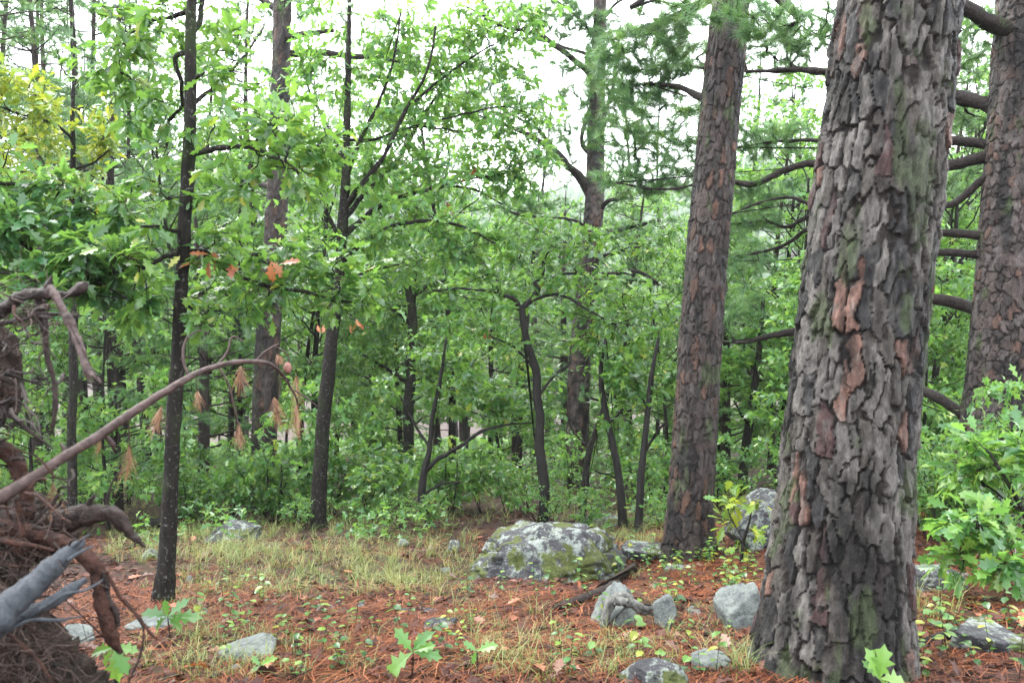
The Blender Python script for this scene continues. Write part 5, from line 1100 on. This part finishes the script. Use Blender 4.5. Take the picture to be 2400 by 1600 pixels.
# leafy ground cover under the trees
r = np.random.default_rng(53)
n = 72000; dep = 7.0 + 63 * r.random(n) ** 1.35; px = r.uniform(-200, 2600, n); x = (px - 1200) / F_PX * dep
cov = fbm(np.column_stack([x * 0.9, dep * 0.9, 0 * x]), 71, 3); k = (cov > -0.12 + 0.34 * sstep(11.0, 8.0, dep)) & ~((px > 1000) & (px < 1700) & (dep < 8.5)); x, dep = x[k], dep[k]; n = len(x); az = r.uniform(0, 6.28, n)
P = np.column_stack([x, dep, ground(x, dep) + 0.03 + 0.42 * r.random(n) ** 1.6 * np.interp(dep, [7, 10], [0.45, 1])])
o = stuff(obj('ground_cover', leaves_mesh('ground_cover', P, np.column_stack([np.cos(az), np.sin(az), r.normal(-0.1, 0.3, n)]), r.uniform(0.05, 0.125, n) * np.interp(dep, [15, 45], [1, 2.6]), "mid", M["leaf_light"], r, np.clip(r.normal(0.45, 0.27, n), 0, 1), 0.4)))
tag(o, 'leafy green ground cover spreading under the trees', 'ground cover')

# small seedlings: stem and a few oval leaves
def seedling(seed, H, nl, size, leafk, kind='oval'):
    r = np.random.default_rng(seed); root = thing('seedling', 'small green seedling with rounded leaves on the needle litter', 'seedling', (0, 0, 0), 'seedlings on the litter')
    pts = np.column_stack([np.linspace(0, r.normal(0, 0.03), 5), np.linspace(0, r.normal(0, 0.03), 5), np.linspace(-0.01, H, 5)]); tb = Tubes(); tb.add(pts, np.linspace(0.0016, 0.0009, 5), 5); tb.build('stem', M['twig'], root)
    tv, tt = LEAF[kind]
    for k in range(nl):
        u = 0.3 + 0.7 * k / max(1, nl - 1); az = k * 2.4 + r.uniform(-0.4, 0.4); D = np.array([[math.cos(az), math.sin(az), r.uniform(-0.2, 0.35)]]); Dk, Bk, Nk = frames(D, 0.2, r)
        s = size * r.uniform(0.7, 1.2); p = pts[0] + (pts[-1] - pts[0]) * u; V = p + s * (tv[:, :1] * Dk + tv[:, 1:2] * 1.25 * Bk + tv[:, 2:] * Nk)
        obj('leaf', mesh('leaf', V, [tt], M[leafk], tint=np.full(len(tt), r.random()), smooth=False), root)
    return root
SD = [seedling(401, 0.10, 5, 0.035, 'leaf_light'), seedling(402, 0.14, 7, 0.04, 'leaf'), seedling(403, 0.07, 4, 0.04, 'leaf_light'), seedling(404, 0.17, 9, 0.04, 'leaf_light'), seedling(405, 0.12, 6, 0.03, 'leaf_yellow')]
SD[4]['label'] = 'small seedling with yellowing rounded leaves on the needle litter'
r = np.random.default_rng(54); first = set()
spots = [(r.uniform(420, 1740), r.uniform(1370, 1595)) for _ in range(80)] + [(r.uniform(1540, 1770), r.uniform(1290, 1400)) for _ in range(46)] + [(r.uniform(1480, 1680), r.uniform(1300, 1340)) for _ in range(22)] + [(r.uniform(2120, 2390), r.uniform(1440, 1595)) for _ in range(22)] + [(1560 + r.uniform(-14, 20), 1440 + r.uniform(-30, 60)) for _ in range(7)] + [(r.uniform(1360, 1460), r.uniform(1335, 1365)) for _ in range(8)]
for k, (px, py) in enumerate(spots):
    d = hit(px, py); p = at(px, py, d); vi = int(r.choice(5, p=[0.26, 0.26, 0.22, 0.2, 0.06])); o = SD[vi] if vi not in first else copy_tree(SD[vi]); first.add(vi)
    o['label'] = f"{['tiny five-leaved', 'small dark green', 'tiny four-leaved', 'taller many-leaved', 'small yellowing'][vi]} seedling near {near(p)}"
    o.location = (p[0], p[1], gz(p[0], p[1])); s = r.uniform(0.7, 1.3); o.scale = (s,) * 3; o.rotation_euler = (r.normal(0, 0.1), r.normal(0, 0.1), r.uniform(0, 6.28))

# oak seedlings with a few big lobed leaves
def oak_seedling(label, base, leaves, d=None, mk='leaf_light', tint=5):
    d = d or hit(*base); p0 = at(*base, d); p0[2] = gz(p0[0], p0[1]) if abs(p0[2] - gz(p0[0], p0[1])) < 0.5 else p0[2]; root = thing('oak_seedling', label, 'seedling', p0)
    top = at(leaves[0][0], leaves[0][1], d); tb = Tubes(); tb.add(smooth_path(np.array([p0 - [0, 0, 0.02], p0 * 0.5 + top * 0.5 + [0.006, 0, 0], top]), 10), np.linspace(0.003, 0.002, 10), 6); tb.build('stem', M['twig'], root, p0)
    for (x0, y0, x1, y1, tw, ti) in leaves:
        a_ = at(x0, y0, d); e = at(x1, y1, d + tw * 0.05); v = e - a_; s = np.linalg.norm(v); D = unit(v[None]); Nn = np.array([[0.1 * tw, -0.55, 0.85]]); Nn = unit(Nn - D * np.sum(Nn * D)); B = np.cross(Nn, D)
        o = bpy.data.objects.new('leaf', leaf_template(mk, ti)); C.objects.link(o); o.parent = root; m4 = Matrix.Identity(4)
        for j in range(3): m4[j][0], m4[j][1], m4[j][2], m4[j][3] = D[0, j] * s, B[0, j] * s, Nn[0, j] * s, a_[j] - p0[j]
        o.matrix_local = m4
oak_seedling('oak seedling with one big bright lobed leaf drooping to the ground', (962, 1592), [(968, 1528, 892, 1588, 0.5, 5), (968, 1525, 1005, 1475, -0.3, 2), (968, 1528, 1040, 1536, 0.4, 3), (965, 1525, 928, 1470, -0.4, 3), (970, 1526, 1020, 1505, 0.2, 5)])
oak_seedling('bright oak seedling growing below the end of the peeling red root', (270, 1690), [(268, 1520, 270, 1600, -0.6, 6), (268, 1518, 208, 1525, 0.2, 5), (268, 1516, 326, 1520, 0.2, 5), (268, 1518, 235, 1560, -0.4, 6), (268, 1516, 300, 1580, -0.8, 4)], d=2.45)
oak_seedling('dull green oak seedling between the slender dark oak and flat stone', (395, 1500), [(393, 1445, 350, 1480, 0.3, 2), (393, 1445, 440, 1400, -0.2, 3), (393, 1445, 430, 1475, 0.4, 3), (393, 1445, 330, 1425, -0.2, 2), (393, 1443, 476, 1445, 0.1, 4), (393, 1443, 385, 1405, -0.3, 3)], mk='leaf')
oak_seedling('bright oak seedling at the foot of the huge pine trunk', (2062, 1660), [(2060, 1590, 2075, 1515, -0.4, 5), (2060, 1590, 2022, 1545, 0.2, 4), (2060, 1592, 2140, 1590, 0.4, 6), (2060, 1592, 2100, 1625, 0.5, 5), (2060, 1590, 2040, 1520, -0.3, 5)], d=2.75)
oak_seedling('pale oak seedling with narrow leaves near the grass stalk', (1115, 1590), [(1118, 1525, 1085, 1500, 0.3, 4), (1118, 1525, 1165, 1505, -0.2, 5), (1118, 1525, 1105, 1555, 0.4, 4)])
oak_seedling('small seedling in front of the pale lichen-covered stone', (608, 1590), [(610, 1560, 590, 1535, 0.3, 4), (610, 1560, 642, 1535, -0.2, 6), (610, 1560, 585, 1575, 0.4, 4)])

# ================================================================== HAZE: damp air over the whole place
bx = np.array([[-430, -34, -22], [430, -34, -22], [430, 575, -22], [-430, 575, -22], [-430, -34, 118], [430, -34, 118], [430, 575, 118], [-430, 575, 118]], float)
m = bpy.data.materials.new('haze'); m.use_nodes = True; t = m.node_tree; t.nodes.clear()
out = t.nodes.new('ShaderNodeOutputMaterial'); pv = t.nodes.new('ShaderNodeVolumePrincipled')
pv.inputs['Color'].default_value = (0.94, 0.97, 1.0, 1); pv.inputs['Density'].default_value = 0.00045; pv.inputs['Anisotropy'].default_value = 0.2
t.links.new(pv.outputs[0], out.inputs['Volume'])
o = stuff(obj('haze', mesh('haze', bx, [np.array([[0, 3, 2, 1], [4, 5, 6, 7], [0, 1, 5, 4], [1, 2, 6, 5], [2, 3, 7, 6], [3, 0, 4, 7]])], m, smooth=False)))
tag(o, 'thin damp mist paling the distant trees and hill', 'haze')
